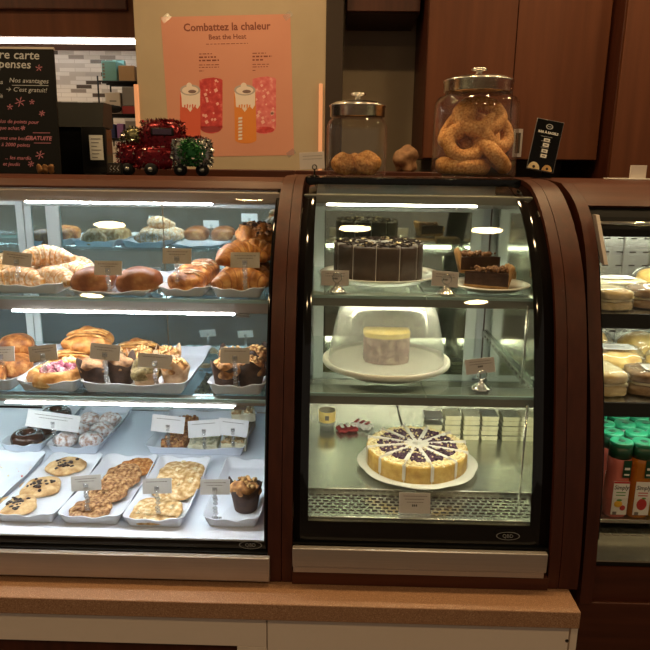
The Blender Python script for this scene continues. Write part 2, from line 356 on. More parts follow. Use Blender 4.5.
# ------------------------------------------------------------ room shell
struct('floor', MB().box((-4, -3.5, -.05), (4, 4.4, 0), 'floor'))
struct('ceiling', MB().box((-4, -3.5, 2.9), (4, 4.4, 2.95), 'ceil'))
b = MB(); b.box((-.9, 3.0, 0), (-.075, 3.3, 2.9), 'wall'); struct('wall_poster', b)
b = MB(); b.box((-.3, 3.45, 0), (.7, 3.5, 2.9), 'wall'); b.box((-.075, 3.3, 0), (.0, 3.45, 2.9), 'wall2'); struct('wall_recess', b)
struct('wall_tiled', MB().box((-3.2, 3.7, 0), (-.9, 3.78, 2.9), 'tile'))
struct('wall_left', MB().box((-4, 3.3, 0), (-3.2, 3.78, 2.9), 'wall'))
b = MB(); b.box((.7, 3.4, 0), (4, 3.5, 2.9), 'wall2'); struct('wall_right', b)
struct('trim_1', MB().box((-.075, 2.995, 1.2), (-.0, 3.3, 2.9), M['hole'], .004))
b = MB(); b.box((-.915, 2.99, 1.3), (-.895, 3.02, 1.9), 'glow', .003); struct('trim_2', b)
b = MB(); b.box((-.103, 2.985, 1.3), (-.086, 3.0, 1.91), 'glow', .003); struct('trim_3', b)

# upper cupboards behind the counter
def cupboard(name, label, x0, x1, y0, y1, z0, z1, doors, pull=None, mat='door_wood', carcass='wood'):
    t = thing(name, label, 'cupboard', ((x0+x1)/2, (y0+y1)/2, z0)); off = t.location
    MB(off).box((x0, y0+.022, z0), (x1, y1, z1), carcass, .002).obj('body', t)
    for (a, c) in doors:
        d = MB(off).box((a+.0015, y0, z0+.004), (c-.0015, y0+.021, z1-.004), mat, .002).obj('door', t)
        if pull and a < pull[0] < c:
            q = MB(off); px, pz = pull
            q.box((px-.019, y0-.004, pz-.058), (px+.019, y0-.0005, pz+.058), 'alu', .001); q.box((px-.010, y0-.006, pz-.042), (px+.010, y0-.004, pz+.042), 'hole')
            q.obj('recessed_pull', d)
    return t
zb = at(515, 160, 2.9).z; xa = at(425, 100, 2.9).x; xb = at(508.5, 143, 2.9).x; xc = at(603, 100, 2.9).x
cupboard('upper_cupboard', 'wide dark cherry wall cupboard with two doors behind the big jar', xa, xc, 2.9, 3.38, zb, 2.75,
         [(xa, xb), (xb, xc)], (at(518, 143, 2.89).x, at(518, 143, 2.89).z))
xd = xc+.012
cupboard('tall_cupboard', 'cherry wood cupboard side at the far right edge above the drinks fridge', xd, xd+1.1, 2.78, 3.39, 0, 2.75, [(xd, xd+1.1)])
z0 = at(385, 15, 3.1).z
cupboard('recess_cupboard', 'dark cupboard high up in the recess above the small cookie jar', .012, .33, 3.05, 3.44, z0, 2.75, [(.012, .33)], mat='wood')
zl = at(60, 36, 3.3).z
t = thing('wall_cupboard', 'brown cherry wall cupboard at top left above the tiled wall', 'cupboard', (-1.8, 3.5, zl))
off = t.location
MB(off).box((-2.8, 3.32, zl), (-.995, 3.69, 2.75), 'door_wood', .002).obj('body', t)
xr = at(132, 20, 3.3).x; zz = at(60, 9, 3.29).z
MB(off).box((-2.75, 3.295, zz), (xr-.02, 3.3185, 2.7), 'wood', .006).box((-2.70, 3.288, zz+.045), (xr-.07, 3.294, 2.65), 'door_wood', .004).obj('door', t)
MB(off).box((-2.7, 3.345, zl-.022), (xr-.01, 3.375, zl-.0005), 'ledu', .004).obj('light_tube', t)

# back counters
b = MB(); b.box((.38, 2.92, 0), (1.1, 3.38, 1.5), 'blackmatt', .004); o = b.obj('back_counter'); tag(o, 'low black back counter under the cherry wall cupboard', 'counter')
b = MB(); b.box((-3.1, 3.02, 0), (-.93, 3.68, 1.44), 'blackmatt'); b.box((-3.1, 3.0, 1.441), (-.93, 3.68, 1.475), 'cream', .003); o = b.obj('rear_counter'); tag(o, 'pale topped rear counter under the mosaic tiles', 'counter')

# ceiling downlights
def downlight(x, y, z=2.9):
    t = thing('downlight', 'round recessed ceiling downlight in the row above the display cases', 'ceiling light', (x, y, z), 'ceiling downlights'); off = t.location
    MB(off).lathe([(.075, z-.0005), (.095, z-.0005), (.097, z-.006), (.078, z-.008), (.075, z-.0005)], 'white', (x, y, 0), 32).obj('frame', t)
    MB(off).lathe([(0.0, z-.003), (.074, z-.003)], 'down', (x, y, 0), 32).obj('diffuser', t)
    return t
for x, y in [(-2.1, 1.6), (-1.08, 1.6), (.07, 1.6), (.68, 1.6), (1.7, 1.6), (-1.6, -.7), (-.35, -.7), (.88, -.7), (2.1, -.7), (-2.2, 2.45), (-.45, 2.45), (.95, 2.45), (1.8, 2.4)]: downlight(x, y)

# ------------------------------------------------------------ counter and base cabinet
b = MB(); b.box((-1.95, 1.23, .586), (.535, 2.25, .628), 'counter', .003); o = b.obj('countertop'); tag(o, 'speckled brown stone countertop carrying the two display cases', 'countertop')
t = thing('base_cabinet', 'cream base cabinet under the speckled countertop', 'cabinet', (-.7, 1.7, 0)); off = t.location
MB(off).box((-1.93, 1.275, .0), (.53, 2.2, .5855), 'cream').obj('body', t)
b = MB(off); xs = at(267, 640, 1.25).x
x2 = at(237, 645, 1.25).x; zt = at(120, 643, 1.25).z
b.box((-1.93, 1.25, zt), (xs-.001, 1.2735, .585), 'cream', .0015); b.box((x2, 1.25, .05), (xs-.001, 1.2735, zt-.0005), 'cream', .0015)
b.obj('front_frame', t)
MB(off).box((-1.93, 1.268, .05), (x2-.001, 1.2745, zt-.001), 'wood').obj('inset_panel', t, 'dark wood inset panel')
b = MB(off); b.box((xs+.001, 1.25, .05), (.522, 1.2735, .585), 'cream', .0015)
h = at(567, 641, 1.249); b.lathe([(0, 0), (.004, 0), (.004, .001)], 'hole', mat=Matrix.Translation((h.x, 1.2498, h.z)) @ Matrix.Rotation(pi/2, 4, 'X'), seg=16)
b.obj('panel', t)
MB(off).box((.5305, 1.262, .0), (.546, 2.2, .584), 'cream', .001).obj('end_panel', t)

# ------------------------------------------------------------ curved case profile
KEY = [(1.309, .6285), (1.311, .72), (1.335, .895), (1.372, 1.05), (1.402, 1.16), (1.432, 1.245), (1.475, 1.33), (1.537, 1.405), (1.612, 1.466), (1.70, 1.511), (1.79, 1.528)]
def catmull(K, n=6):
    out = []
    for i in range(len(K)-1):
        p0 = K[max(i-1, 0)]; p1 = K[i]; p2 = K[i+1]; p3 = K[min(i+2, len(K)-1)]
        for k in range(n):
            t = k/n; out.append(tuple(.5*(2*b+(c-a)*t+(2*a-5*b+4*c-d)*t*t+(3*b-a-3*c+d)*t**3) for a, b, c, d in zip(p0, p1, p2, p3)))
    return out+[K[-1]]
PROF = catmull(KEY)
def inset(pr, d):
    out = []
    for i, p in enumerate(pr):
        a = Vector(pr[max(i-1, 0)]); c = Vector(pr[min(i+1, len(pr)-1)]); t = (c-a).normalized(); n = Vector((t.y, -t.x)); out.append((p[0]+n.x*d, p[1]+n.y*d))
    return out
def zclip(pr, z): return [p for p in pr if p[1] >= z]
def side_panel(mb, x0, x1, m, pr=PROF, zb=.6285, yb=2.22, zt=1.531):
    poly = [(pr[0][0], zb)]+[p for p in pr if p[1] > zb+.001]+[(pr[-1][0]+.08, zt), (yb, zt), (yb, zb)]
    mb.prism(poly, x0, x1, m, smooth=True); return mb
def glass_sheet(x0, x1, xa, xb, z_low, z_frit, off, d=.012, th=.004, top=None, glass='glass'):
    """curved pane with a black printed border: columns x0|xa|xb|x1, frit below z_frit"""
    pr = [p for p in inset(PROF, d) if p[1] > z_low+.004 and (top is None or p[1] <= top)]
    pr = [(pr[0][0]-.0005, z_low)]+pr
    j = next(i for i, p in enumerate(pr) if p[1] >= z_frit); pr.insert(j, (pr[j-1][0]+(pr[j][0]-pr[j-1][0])*(z_frit-pr[j-1][1])/(pr[j][1]-pr[j-1][1]), z_frit))
    pi_ = inset(pr, th); g = MB(off); xsn = [x0, xa, xb, x1]; n = len(pr)
    for cidx in range(3):
        for (i0, i1) in ((0, j), (j, n-1)):
            black = cidx != 1 or i0 == 0; vs = []; fs = []
            for i in range(i0, i1+1):
                for X in (xsn[cidx], xsn[cidx+1]): vs += [(X, *pr[i]), (X, *pi_[i])]
            for k in range(i1-i0):
                q = 4*k; fs += [(q, q+2, q+6, q+4), (q+1, q+5, q+7, q+3)]
                if cidx == 0: fs.append((q, q+4, q+5, q+1))
                if cidx == 2: fs.append((q+2, q+3, q+7, q+6))
            g.add(vs, fs, 'frit' if black else glass, True)
    return g
def shelf(t, off, xs0, xs1, zt, y0, y1, led, ledspan, hous, hh, ledmat, split=None, bracket=True):
    segs = [(xs0, xs1)] if split is None else [(xs0, split-.001), (split+.001, xs1)]
    for a, c in segs:
        g = MB(off).box((a, y0+.004, zt-.007), (c, y1, zt), 'shelfg').box((a, y0, zt-.007), (c, y0+.0038, zt), 'edge').obj('shelf_glass', t)
    q = MB(off).box((xs0, y0+.006, zt-.007-hh), (xs1, y0+.05, zt-.0075), hous, .0015)
    if ledmat != 'led': q.box((xs0, y0+.049, zt-.0115), (xs1, y0+.085, zt-.0075), hous, .0005)
    q.obj('light_housing', t)
    for a, c in ledspan:
        if ledmat == 'led': MB(off).box((a, y0+.004, zt-.0085-hh-.0028), (c, y0+.017, zt-.008-hh), ledmat, .001).obj('light_tube', t)
        else: MB(off).box((a, y0+.053, zt-.007-hh), (c, y0+.066, zt-.013), ledmat, .001).obj('light_tube', t)
def badge(t, off, px, py, d, tilt=.02):
    p = at(px, py, d); m = Matrix.Translation(p) @ Matrix.Rotation(pi/2-.13, 4, 'X'); q = MB(off)
    n = 40; vs = []; fs = []
    for i in range(n):
        a = 2*pi*i/n
        for r in (1, .92): vs.append((.0265*r*cos(a), .0095*r*sin(a)*(1 if r == 1 else .95), .0003))
    for i in range(n): fs.append((2*i, 2*i+1, (2*i+3) % (2*n), (2*i+2) % (2*n)))
    q.add(vs, fs, 'badge', mat=m); q.text('QBD', m @ Matrix.Translation((-.0125, -.0040, 0)), .0115, 'badge')
    q.obj('maker_badge', t)

# -------------------------------------------------- left pastry case
XL0, XL1 = -1.75, -.1515
t = thing('pastry_case', 'wide curved glass pastry case with white deck at the left', 'display case', (-.95, 1.75, .6285)); off = t.location
b = MB(off); side_panel(b, XL1+.001, -.1205, 'wood'); b.obj('end_panel', t)
b = MB(off); side_panel(b, XL0-.05, XL0, 'wood'); b.obj('end_panel', t)
glass_sheet(XL0+.001, XL1, XL0+.012, XL1-.009, .700, .7185, off).obj('front_glass', t)
MB(off).box((XL0, 1.294, .637), (-.1455, 1.309, .6965), 'alu', .002).obj('kick_strip', t)
MB(off).box((XL0, 1.312, .6287), (XL1, 1.33, .698), 'blackmatt').obj('toe_strip', t)
MB(off).box((XL0, 1.34, .69), (XL1, 2.14, .7145), 'deckw', .001).obj('deck', t)
MB(off).box((XL0, 1.336, .63), (XL1, 2.14, .6895), 'blackmatt').obj('deck_box', t)
for zt, y0 in ((1.25, 1.48), (1.031, 1.408)):
    big = zt > 1.1
    shelf(t, off, XL0+.002, XL1-.002, zt, y0, 1.885, True, [(XL0+.05, -.93), (-.772, -.245 if big else -.235)], 'housing', .026 if big else .010, 'led')  # left span of each shelf light is unseen, added to light that end
    for xx in (-.94, -.24, -1.74): MB(off).box((xx, y0+.003, zt-.0155-(.026 if big else .010)), (xx+.03, y0+.02, zt-.008-(.026 if big else .010)), 'gbox', .001).obj('lamp_socket', t)
# top: header with light, glossy black top and wood rails
MB(off).box((XL0+.002, 1.655, 1.462), (XL1-.002, 1.76, 1.490), 'housing', .002).obj('light_housing', t)
for a, c in ((XL0+.05, -.98), (-.80, -.325)): MB(off).box((a, 1.657, 1.4572), (c, 1.672, 1.4615), 'led', .001).obj('light_tube', t)  # left tube is out of view, added to light the far end
MB(off).prism([(1.70, 1.499), (1.725, 1.516), (1.77, 1.525), (1.80, 1.5265), (1.80, 1.508), (1.70, 1.494)], XL0+.002, XL1-.0005, 'woodx').obj('top_rail', t)
MB(off).box((XL0+.002, 1.802, 1.510), (XL1-.0005, 2.19, 1.5225), 'black', .001).obj('top_panel', t)
MB(off).box((XL0+.002, 2.192, 1.46), (XL1-.0005, 2.235, 1.545), 'woodx', .004).obj('rear_rail', t)
# back: header, sliding mirrored doors with pale stiles
MB(off).box((XL0+.002, 2.13, 1.434), (XL1-.002, 2.188, 1.509), 'headr').obj('rear_header', t)
def rear_door(x0, x1, y, z0, z1, mir, st=.021):
    d = MB(off).box((x0+st, y+.004, z0+.02), (x1-st, y+.010, z1-.012), mir).obj('sliding_door', t)
    q = MB(off); q.box((x0, y, z0), (x0+st-.0005, y+.014, z1), 'stile', .001); q.box((x1-st+.0005, y, z0), (x1, y+.014, z1), 'stile', .001)
    q.box((x0+st, y, z0), (x1-st, y+.014, z0+.0195), 'stile', .001); q.box((x0+st, y, z1-.0115), (x1-st, y+.014, z1), 'stile', .001)
    q.obj('door_frame', d)
rear_door(XL0+.003, -1.050, 2.155, .716, 1.433, 'mirror', .026)
xs_ = pos(163, 2.14, 1.35).x
for a, c in ((-1.041, xs_-.0015), (xs_+.0015, XL1-.003)):
    d = MB(off).box((a, 2.144, .736), (c, 2.150, 1.421), 'mirror').obj('sliding_door', t)
    MB(off).box((a, 2.140, .716), (c, 2.154, .7355), 'stile', .001).obj('bottom_rail', d); MB(off).box((a, 2.140, 1.4215), (c, 2.154, 1.433), 'stile', .001).obj('top_rail', d)
    if a < -1: MB(off).box((a, 2.140, .736), (a+.024, 2.1438, 1.421), 'stile', .001).obj('door_stile', d)
xq = pos(54, 2.138, 1.33).x
MB(off).box((xq-.022, 2.136, 1.20), (xq+.022, 2.1435, 1.421), 'stile', .001).obj('reflection_strip', t)  # pale plate standing in for a reflection in the mirrored door
badge(t, off, 250.5, 545, 1.3195)

# -------------------------------------------------- cake case
XC0, XC1 = -.095, .484
t = thing('cake_case', 'narrower curved glass cake case with black border in the middle', 'display case', (.2, 1.75, .6285)); off = t.location
for a, c in ((-.119, XC0-.0005), (XC1+.001, .509), (.5105, .553)):
    b = MB(off); side_panel(b, a, c, 'wood'); b.obj('end_panel', t)
glass_sheet(XC0+.001, XC1, -.061, .441, .724, .772, off).obj('front_glass', t)
MB(off).box((XC0, 1.302, .6285), (XC1, 1.34, .660), 'woodx', .001).obj('base_rail', t)
b = MB(off); b.box((XC0+.001, 1.297, .6755), (XC1-.008, 1.3115, .7225), 'alu', .002); b.box((XC0+.003, 1.300, .6605), (XC1-.012, 1.3115, .6745), 'alu', .001); b.obj('kick_strip', t)
MB(off).box((XC0, 1.318, .661), (XC1, 1.332, .722), 'blackmatt').obj('deck_box', t)
DX = .203
for a, c in ((XC0, DX-.0015), (DX+.0015, XC1)): MB(off).box((a, 1.478, .76), (c, 2.09, .778), 'steel', .002).obj('deck_plate', t)
b = MB(off); b.box((XC0, 1.338, .752), (XC1, 1.477, .766), 'steel', .001)
rr = random.Random(3); y = 1.375; row = 0
while y < 1.462:
    x = XC0+.012+(row % 2)*.009
    while x < XC1-.02:
        b.box((x, y, .7662), (x+.012, y+.006, .7668), 'hole'); x += .018
    y += .0145; row += 1
b.obj('air_grille', t)
MB(off).box((XC0, 1.345, .7665), (XC1, 1.362, .776), 'steel', .002).obj('grille_lip', t)
LIN = [(p[0]+.02, p[1]) for p in PROF if .78 < p[1] < 1.46]+[(1.70, 1.46), (2.09, 1.46), (2.09, .778), (1.36, .778)]
for a in (XC0+.0005, XC1-.003): MB(off).prism(LIN, a, a+.0025, 'steelm').obj('side_lining', t)
for zt, y0, hh in ((1.266, 1.48, .020), (1.052, 1.408, .022)):
    sp = [(XC0+.03, XC1-.16)]
    shelf(t, off, XC0+.004, XC1-.004, zt, y0, 1.93, True, [(XC0+.04, XC1-.03)], 'housing2', hh, 'ledw', DX)
    for xx in (XC0+.004, XC1-.012): 
        q = MB(off).box((xx, 1.50, zt-.03), (xx+.008, 2.085, zt-.008), 'steel', .001)
        for k in range(14): q.box((xx-.0004, 1.53+k*.038, zt-.022), (xx+.0084, 1.545+k*.038, zt-.016), 'hole')
        q.obj('shelf_bracket', t)
MB(off).box((XC0+.003, 1.665, 1.466), (XC1-.003, 1.74, 1.488), 'housing2', .002).obj('light_housing', t)
MB(off).box((XC0+.06, 1.668, 1.460), (XC1-.14, 1.678, 1.4655), 'ledw', .002).obj('light_tube', t)
MB(off).tube([(.432, 1.40, .778), (.432, 1.40, 1.036)], .003, 'steelm', 10).obj('upright', t)
MB(off).tube([(.436, 1.474, 1.06), (.436, 1.474, 1.25)], .003, 'steelm', 10).obj('upright', t)
MB(off).box((XC0, 1.80, 1.510), (XC1, 2.19, 1.528), 'black', .001).obj('top_panel', t)
MB(off).box((XC0, 2.192, 1.44), (XC1, 2.22, 1.530), 'woodx', .002).obj('rear_rail', t)
MB(off).box((XC0, 2.09, 1.434), (XC1, 2.188, 1.509), 'headr').obj('rear_header', t)
def cdoor(x0, x1, y, z0, z1, st=.034):
    d = MB(off).box((x0+st, y+.004, z0+.02), (x1-st, y+.010, z1-.012), 'mirrorc').obj('sliding_door', t)
    q = MB(off); q.box((x0, y, z0), (x0+st-.0005, y+.014, z1), 'stile', .001); q.box((x1-st+.0005, y, z0), (x1, y+.014, z1), 'stile', .001)
    q.box((x0+st, y, z0), (x1-st, y+.014, z0+.0195), 'stile', .001); q.box((x0+st, y, z1-.0115), (x1-st, y+.014, z1), 'stile', .001)
    q.obj('door_frame', d)
MB(off).box((XC0, 2.092, .778), (XC1, 2.12, .86), 'steel').obj('rear_sill', t)
cdoor(XC0+.012, XC1-.03, 2.10, .861, 1.433)
MB(off).box((XC0, 2.125, .861), (XC1, 2.135, 1.433), 'inner').obj('rear_lining', t)
badge(t, off, 508, 536, 1.3165)

# -------------------------------------------------- grab and go fridge (right)
XF0, XF1 = .575, 1.32
t = thing('drinks_fridge', 'tall cherry wood open cooler with sandwiches and juice at the right edge', 'fridge', (.95, 1.8, 0)); off = t.location
KF = [(1.338, 0.57), (1.345, .70), (1.368, .893), (1.408, 1.047), (1.45, 1.16), (1.475, 1.225), (1.52, 1.345), (1.56, 1.41), (1.60, 1.452), (1.66, 1.49), (1.75, 1.522)]
PF = catmull(KF)
def fpanel(x0, x1, name):
    b = MB(off); poly = PF+[(1.9, 1.531), (2.25, 1.531), (2.25, .57)]; b.prism(poly, x0, x1, 'wood', smooth=True); b.obj(name, t)
fpanel(XF0, .604, 'end_panel'); fpanel(XF1, XF1+.03, 'end_panel')
b = MB(off); b.prism([(1.36, .40), (1.36, .655), (2.25, .655), (2.25, .40)], .6045, XF1-.0005, 'woodx'); b.box((XF0, 1.345, .40), (XF1+.03, 2.25, .5695), 'woodx', .003); b.obj('base_panel', t)
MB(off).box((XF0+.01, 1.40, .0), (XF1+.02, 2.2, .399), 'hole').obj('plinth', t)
pt = [p for p in PF if p[1] > 1.468]
MB(off).prism(pt+[(1.9, 1.531), (2.25, 1.531), (2.25, 1.50), (1.68, 1.485), (1.64, 1.462)], .6045, XF1-.0005, 'woodx', smooth=True).obj('curved_top', t)
MB(off).prism([(1.615, 1.445), (1.632, 1.466), (1.66, 1.482), (1.66, 1.40), (1.59, 1.40)], .6045, XF1-.0005, 'blackmatt').obj('top_band', t)
MB(off).tube([(.607, 1.594, 1.431), (XF1-.003, 1.594, 1.431)], .006, 'steelm', 12).obj('blind_rod', t)
MB(off).prism([(1.575, 1.452), (1.598, 1.452), (1.515, 1.345), (1.492, 1.345)], .606, .6145, 'alu').obj('rod_bracket', t)
MB(off).box((.6045, 1.665, 1.412), (XF1, 1.70, 1.424), 'ledf').obj('light_tube', t)
MB(off).prism([(p[0]+.006, p[1]) for p in PF if .70 < p[1] < 1.4]+[(1.66, 1.4), (1.40, .70)], .6045, .6085, 'black').obj('glass_edge', t)
MB(off).box((.6045, 1.362, .656), (XF1-.0005, 1.385, .668), 'black', .001).obj('lower_trim', t)
# slotted back panel, leaning a little
b = MB(off); lean = Matrix.Translation((0, 2.02, .69)) @ Matrix.Rotation(radians(-3), 4, 'X'); b.box((.6045, 0, 0), (XF1-.0005, .01, .80), 'steel', mat=lean)
for r in range(18):
    for c in range(18):
        x = .62+c*.041+(r % 2)*.0; b.box((x, -.0008, .03+r*.042), (x+.019, -.0002, .034+r*.042), 'hole', mat=lean)
for c in range(9): b.box((.633+c*.084, -.0035, .01), (.637+c*.084, -.001, .79), 'steelm', mat=lean)
b.obj('slotted_back', t)
MB(off).box((.6045, 1.36, .668), (XF1-.0005, 1.43, .672), 'steel').box((.6045, 1.43, .668), (XF1-.0005, 2.0, .70), 'steel', .001).obj('lower_deck', t)
b = MB(off)
b.box((.6088, 1.425, .731), (XF1-.002, 1.99, .741), 'steel', .001)
for k in range(36): b.box((.62+k*.0195, 1.395, .715), (.634+k*.0195, 1.424, .7175), 'steelm')
b.obj('bottle_shelf', t)
MB(off).box((.6088, 1.408, .742), (XF1-.002, 1.4115, .805), 'jar', .0005).obj('bottle_guard', t)
for zt, y0 in ((1.226, 1.515), (1.028, 1.452)):
    MB(off).box((.609, y0+.002, zt-.006), (XF1-.002, 1.98, zt), 'steel', .001).obj('shelf_plate', t)
    MB(off).box((.609, y0-.006, zt-.034), (XF1-.002, y0+.0015, zt+.001), 'charcoal', .001).obj('shelf_rail', t)
    MB(off).box((.62, y0+.004, zt-.016), (XF1-.01, y0+.022, zt-.0065), 'ledf', .001).obj('light_tube', t)
    MB(off).box((.609, y0-.0055, zt+.0015), (XF1-.002, y0-.0035, zt+.022), 'jar').obj('shelf_guard', t)

# ------------------------------------------------------------ trays
def tray_mesh(W, L, H=.030, seed=0, base=.012):
    """white melamine serving tray, front at y=0: flared walls with a softly waved rim"""
    def ring(ins, z, wave):
        pts = []; hw = W/2-ins; y0 = ins; y1 = L-ins; rad = max(.004, .016-ins*.6); n = 14
        def side(a, b, m):
            for i in range(m): t = i/m; pts.append((a[0]+(b[0]-a[0])*t, a[1]+(b[1]-a[1])*t))
        cs = [((hw-rad, y0+rad), -90), ((hw-rad, y1-rad), 0), ((-hw+rad, y1-rad), 90), ((-hw+rad, y0+rad), 180)]
        for q, (c, a0) in enumerate(cs):
            for k in range(5): a = radians(a0+90*k/4); pts.append((c[0]+rad*cos(a), c[1]+rad*sin(a)))
            nx = cs[(q+1) % 4]; a = radians(a0+90); p = (c[0]+rad*cos(a), c[1]+rad*sin(a)); a2 = radians(nx[1]); r = (nx[0][0]+rad*cos(a2), nx[0][1]+rad*sin(a2))
            for k in range(1, n): t = k/n; pts.append((p[0]+(r[0]-p[0])*t, p[1]+(r[1]-p[1])*t))
        out = []; per = len(pts)//4
        for i, p in enumerate(pts):
            t = (i % per); w = 0
            if t > 4: w = -(.006*sin(pi*(t-4)/(n)) + .0022*sin(4*pi*(t-4)/n))
            out.append((p[0], p[1], z+(w if wave else 0)))
        return out
    rs = [ring(base+.002, 0, 0), ring(base, .003, 0), ring(.002, H-.002, 1), ring(0, H, 1), ring(.003, H+.0005, 1), ring(base+.002, .006, 0), ring(base+.008, .004, 0)]
    b = MB(); n = len(rs[0]); vs = [v for r in rs for v in r]; fs = []
    for j in range(len(rs)-1):
        for i in range(n): fs.append((j*n+i, j*n+(i+1) % n, (j+1)*n+(i+1) % n, (j+1)*n+i))
    fs.append(tuple(range(n-1, -1, -1))); fs.append(tuple(range((len(rs)-1)*n, len(rs)*n)))
    b.add(vs, fs, 'white', True); return b
TF = .0042                                   # tray floor above the shelf
S1, S2, SD = 1.2503, 1.0313, .7148
def tray(xc, y, z, W, L, label, H=.03):
    o = tray_mesh(W, L, H).obj('serving_tray'); o.location = (xc, y, z); tag(o, label, 'tray', 'white serving trays'); return o
tray(-.747, 1.505, S1, .165, .34, 'white serving tray full of almond croissants on the top shelf', .026)
tray(-.548, 1.500, S1, .195, .33, 'white serving tray with shiny brown rolls on the top shelf', .014)
tray(-.371, 1.500, S1, .118, .33, 'white serving tray with sugared buns between the rolls and big croissants', .024)
tray(-.240, 1.498, S1, .130, .36, 'white serving tray under the big croissants at the right end of the top shelf', .026)
tray(-.842, 1.425, S2, .165, .34, 'white serving tray with orange brown buns at the left photo edge')
tray(-.680, 1.425, S2, .148, .34, 'white serving tray with berry danish on the middle shelf')
tray(-.478, 1.425, S2, .250, .34, 'wide white serving tray holding two rows of muffins on the middle shelf')
tray(-.236, 1.430, S2, .138, .30, 'white serving tray with dark cupped muffins at the right end of the middle shelf')
tray(-.912, 1.385, SD, .155, .345, 'empty white serving tray with red crumbs at the left photo edge')
tray(-.742, 1.378, SD, .152, .345, 'white serving tray with three chocolate chip cookies')
tray(-.585, 1.378, SD, .155, .345, 'white serving tray with a shingled row of oat cookies')
tray(-.430, 1.372, SD, .150, .345, 'white serving tray with flat golden nut cookies')
tray(-.246, 1.380, SD, .138, .335, 'white serving tray with one lonely muffin')
tray(-.940, 1.770, SD, .130, .34, 'white serving tray with chocolate doughnuts in the back row')
tray(-.782, 1.765, SD, .160, .345, 'white serving tray with sugar dusted doughnuts in the back row')
tray(-.420, 1.775, SD, .300, .31, 'wide white serving tray with cake bars in the back row')
b = MB(); rr = random.Random(5)
for i in range(26): b.blob((rr.uniform(-.06, .06), rr.uniform(.03, .3), .0015), rr.uniform(.0012, .003), 'redf' if i % 3 else 'crumbw', 1)
o = b.obj('crumbs'); o.location = (-.912, 1.385, SD+.005); tag(o, 'red and pale crumbs left in the empty tray', 'crumbs', kind='stuff')

# ------------------------------------------------------------ baked goods
def mk(name, cat, parts, label=''):
    t = thing(name, label, cat)
    for n, b in parts: b.obj(n, t)
    return t
def croissant(L=.15, R=.036, big=True):
    def f():
        n = 46; pts = []
        for i in range(n): s = i/(n-1)*2-1; pts.append((s*L/2, .022*(s*s)*-1.4, R*.80*(1-.30*s*s)))
        def rad(u):
            s = abs(u*2-1); base = R*(1-s**1.9*.74); k = (s*3.6) % 1.0; return base*(1.0+.13*(1-k)-.03)
        b = MB(); b.tube(pts, rad, 'crois', 18, squash=.80, mats=['crois', 'crois', 'crois', 'crois2', 'crois', 'crois'])
        zmin = min(v.co.z for v in b.bm.verts)
        for v in b.bm.verts: v.co.z -= zmin; v.co += Vector((1, 1, .6))*.0016*noise.noise(v.co*60)
        for v in b.bm.verts: v.co.z = max(v.co.z, 0)
        return mk('croissant', 'croissant', [('pastry', b)])
    return f
def almond():
    t = croissant(.13, .032)(); t.name = 'almond_croissant'
    me = t.children[0].data
    me.materials[0] = M['sugar']; me.materials[1] = M['danish']
    b = MB(); r = random.Random(7)
    for i in range(46):
        x = r.uniform(-.055, .055); a = r.uniform(-1.1, 1.1); R = .03*(1-(abs(x)/.065)**1.9*.74)
        p = Vector((x, -.0308*(x/.065)**2+R*sin(a), .0255*(1-.3*(x/.065)**2)-.004+R*.84*cos(a)))
        m = Matrix.Translation(p) @ Matrix.Rotation(r.uniform(0, 6), 4, 'Z') @ Matrix.Rotation(r.uniform(-.7, .7), 4, 'X')
        b.lathe([(0, 0), (.007, .0004), (.0075, .001), (0, .0016)], 'almond', seg=8, mat=m @ Matrix.Diagonal((1.25, .75, 1, 1)))
    b.obj('almond_flakes', t); t['category'] = 'croissant'; return t
def roll(m='loaf', L=.062, W=.042, H=.05, seed=1, extra=None, cat='roll', name='bread_roll'):
    def f():
        b = MB(); b.blob((0, 0, H*.42), (L, W, H*.58), m, 4, .004, 22, seed, flat=-H*.42, power=2.6)
        ps = [('crust', b)]
        if extra: ps.append(extra(L, W, H))
        return mk(name, cat, ps)
    return f
def icing(L, W, H):
    b = MB(); r = random.Random(2)
    for k in range(7):
        y0 = r.uniform(-W*.4, W*.4); pts = []
        for i in range(9):
            x = (-.7+1.4*i/8)*L; y = y0+.008*sin(i*1.9+k); q = 1-(abs(x)/L)**2.6-(abs(y)/W)**2.6; z = H*.42+H*.58*max(q, .05)**(1/2.6); pts.append((x, y, z-.0005))
        b.tube(pts, .0028, 'sugar', 6, squash=.6)
    return ('sugar_glaze', b)
def danish():
    b = MB(); n = 48
    def mod(r, z, a): k = 1+.04*sin(3*a+1)+.03*sin(7*a); return r*k*(1.25 if abs(cos(a)) > 2 else 1), z
    b.lathe([(0, .002), (.05, .0), (.060, .008), (.063, .018), (.058, .029), (.048, .034), (.040, .030), (.034, .022), (0, .020)], 'danish', seg=n, mod=mod)
    c = MB(); r = random.Random(4)
    for i in range(60):
        a = r.uniform(0, 2*pi); q = .038*sqrt(r.random()); c.blob((q*cos(a), q*sin(a), .026+.012*(1-q/.038)+r.uniform(-.002, .003)), r.uniform(.005, .009), 'fruit', 1, .001, 90, i)
    d = MB()
    for i in range(10):
        a = 1.1+r.uniform(-.6, .6); q = .012+.022*r.random(); d.blob((q*cos(a), q*sin(a), .041), r.uniform(.005, .008), 'cust', 1, .001, 90, i)
    for w in (b, c, d):
        for v in w.bm.verts: v.co.x *= 1.08; v.co.y *= 1.2; v.co.z *= 1.2
    return mk('fruit_danish', 'danish', [('pastry', b), ('berry_filling', c), ('custard', d)])
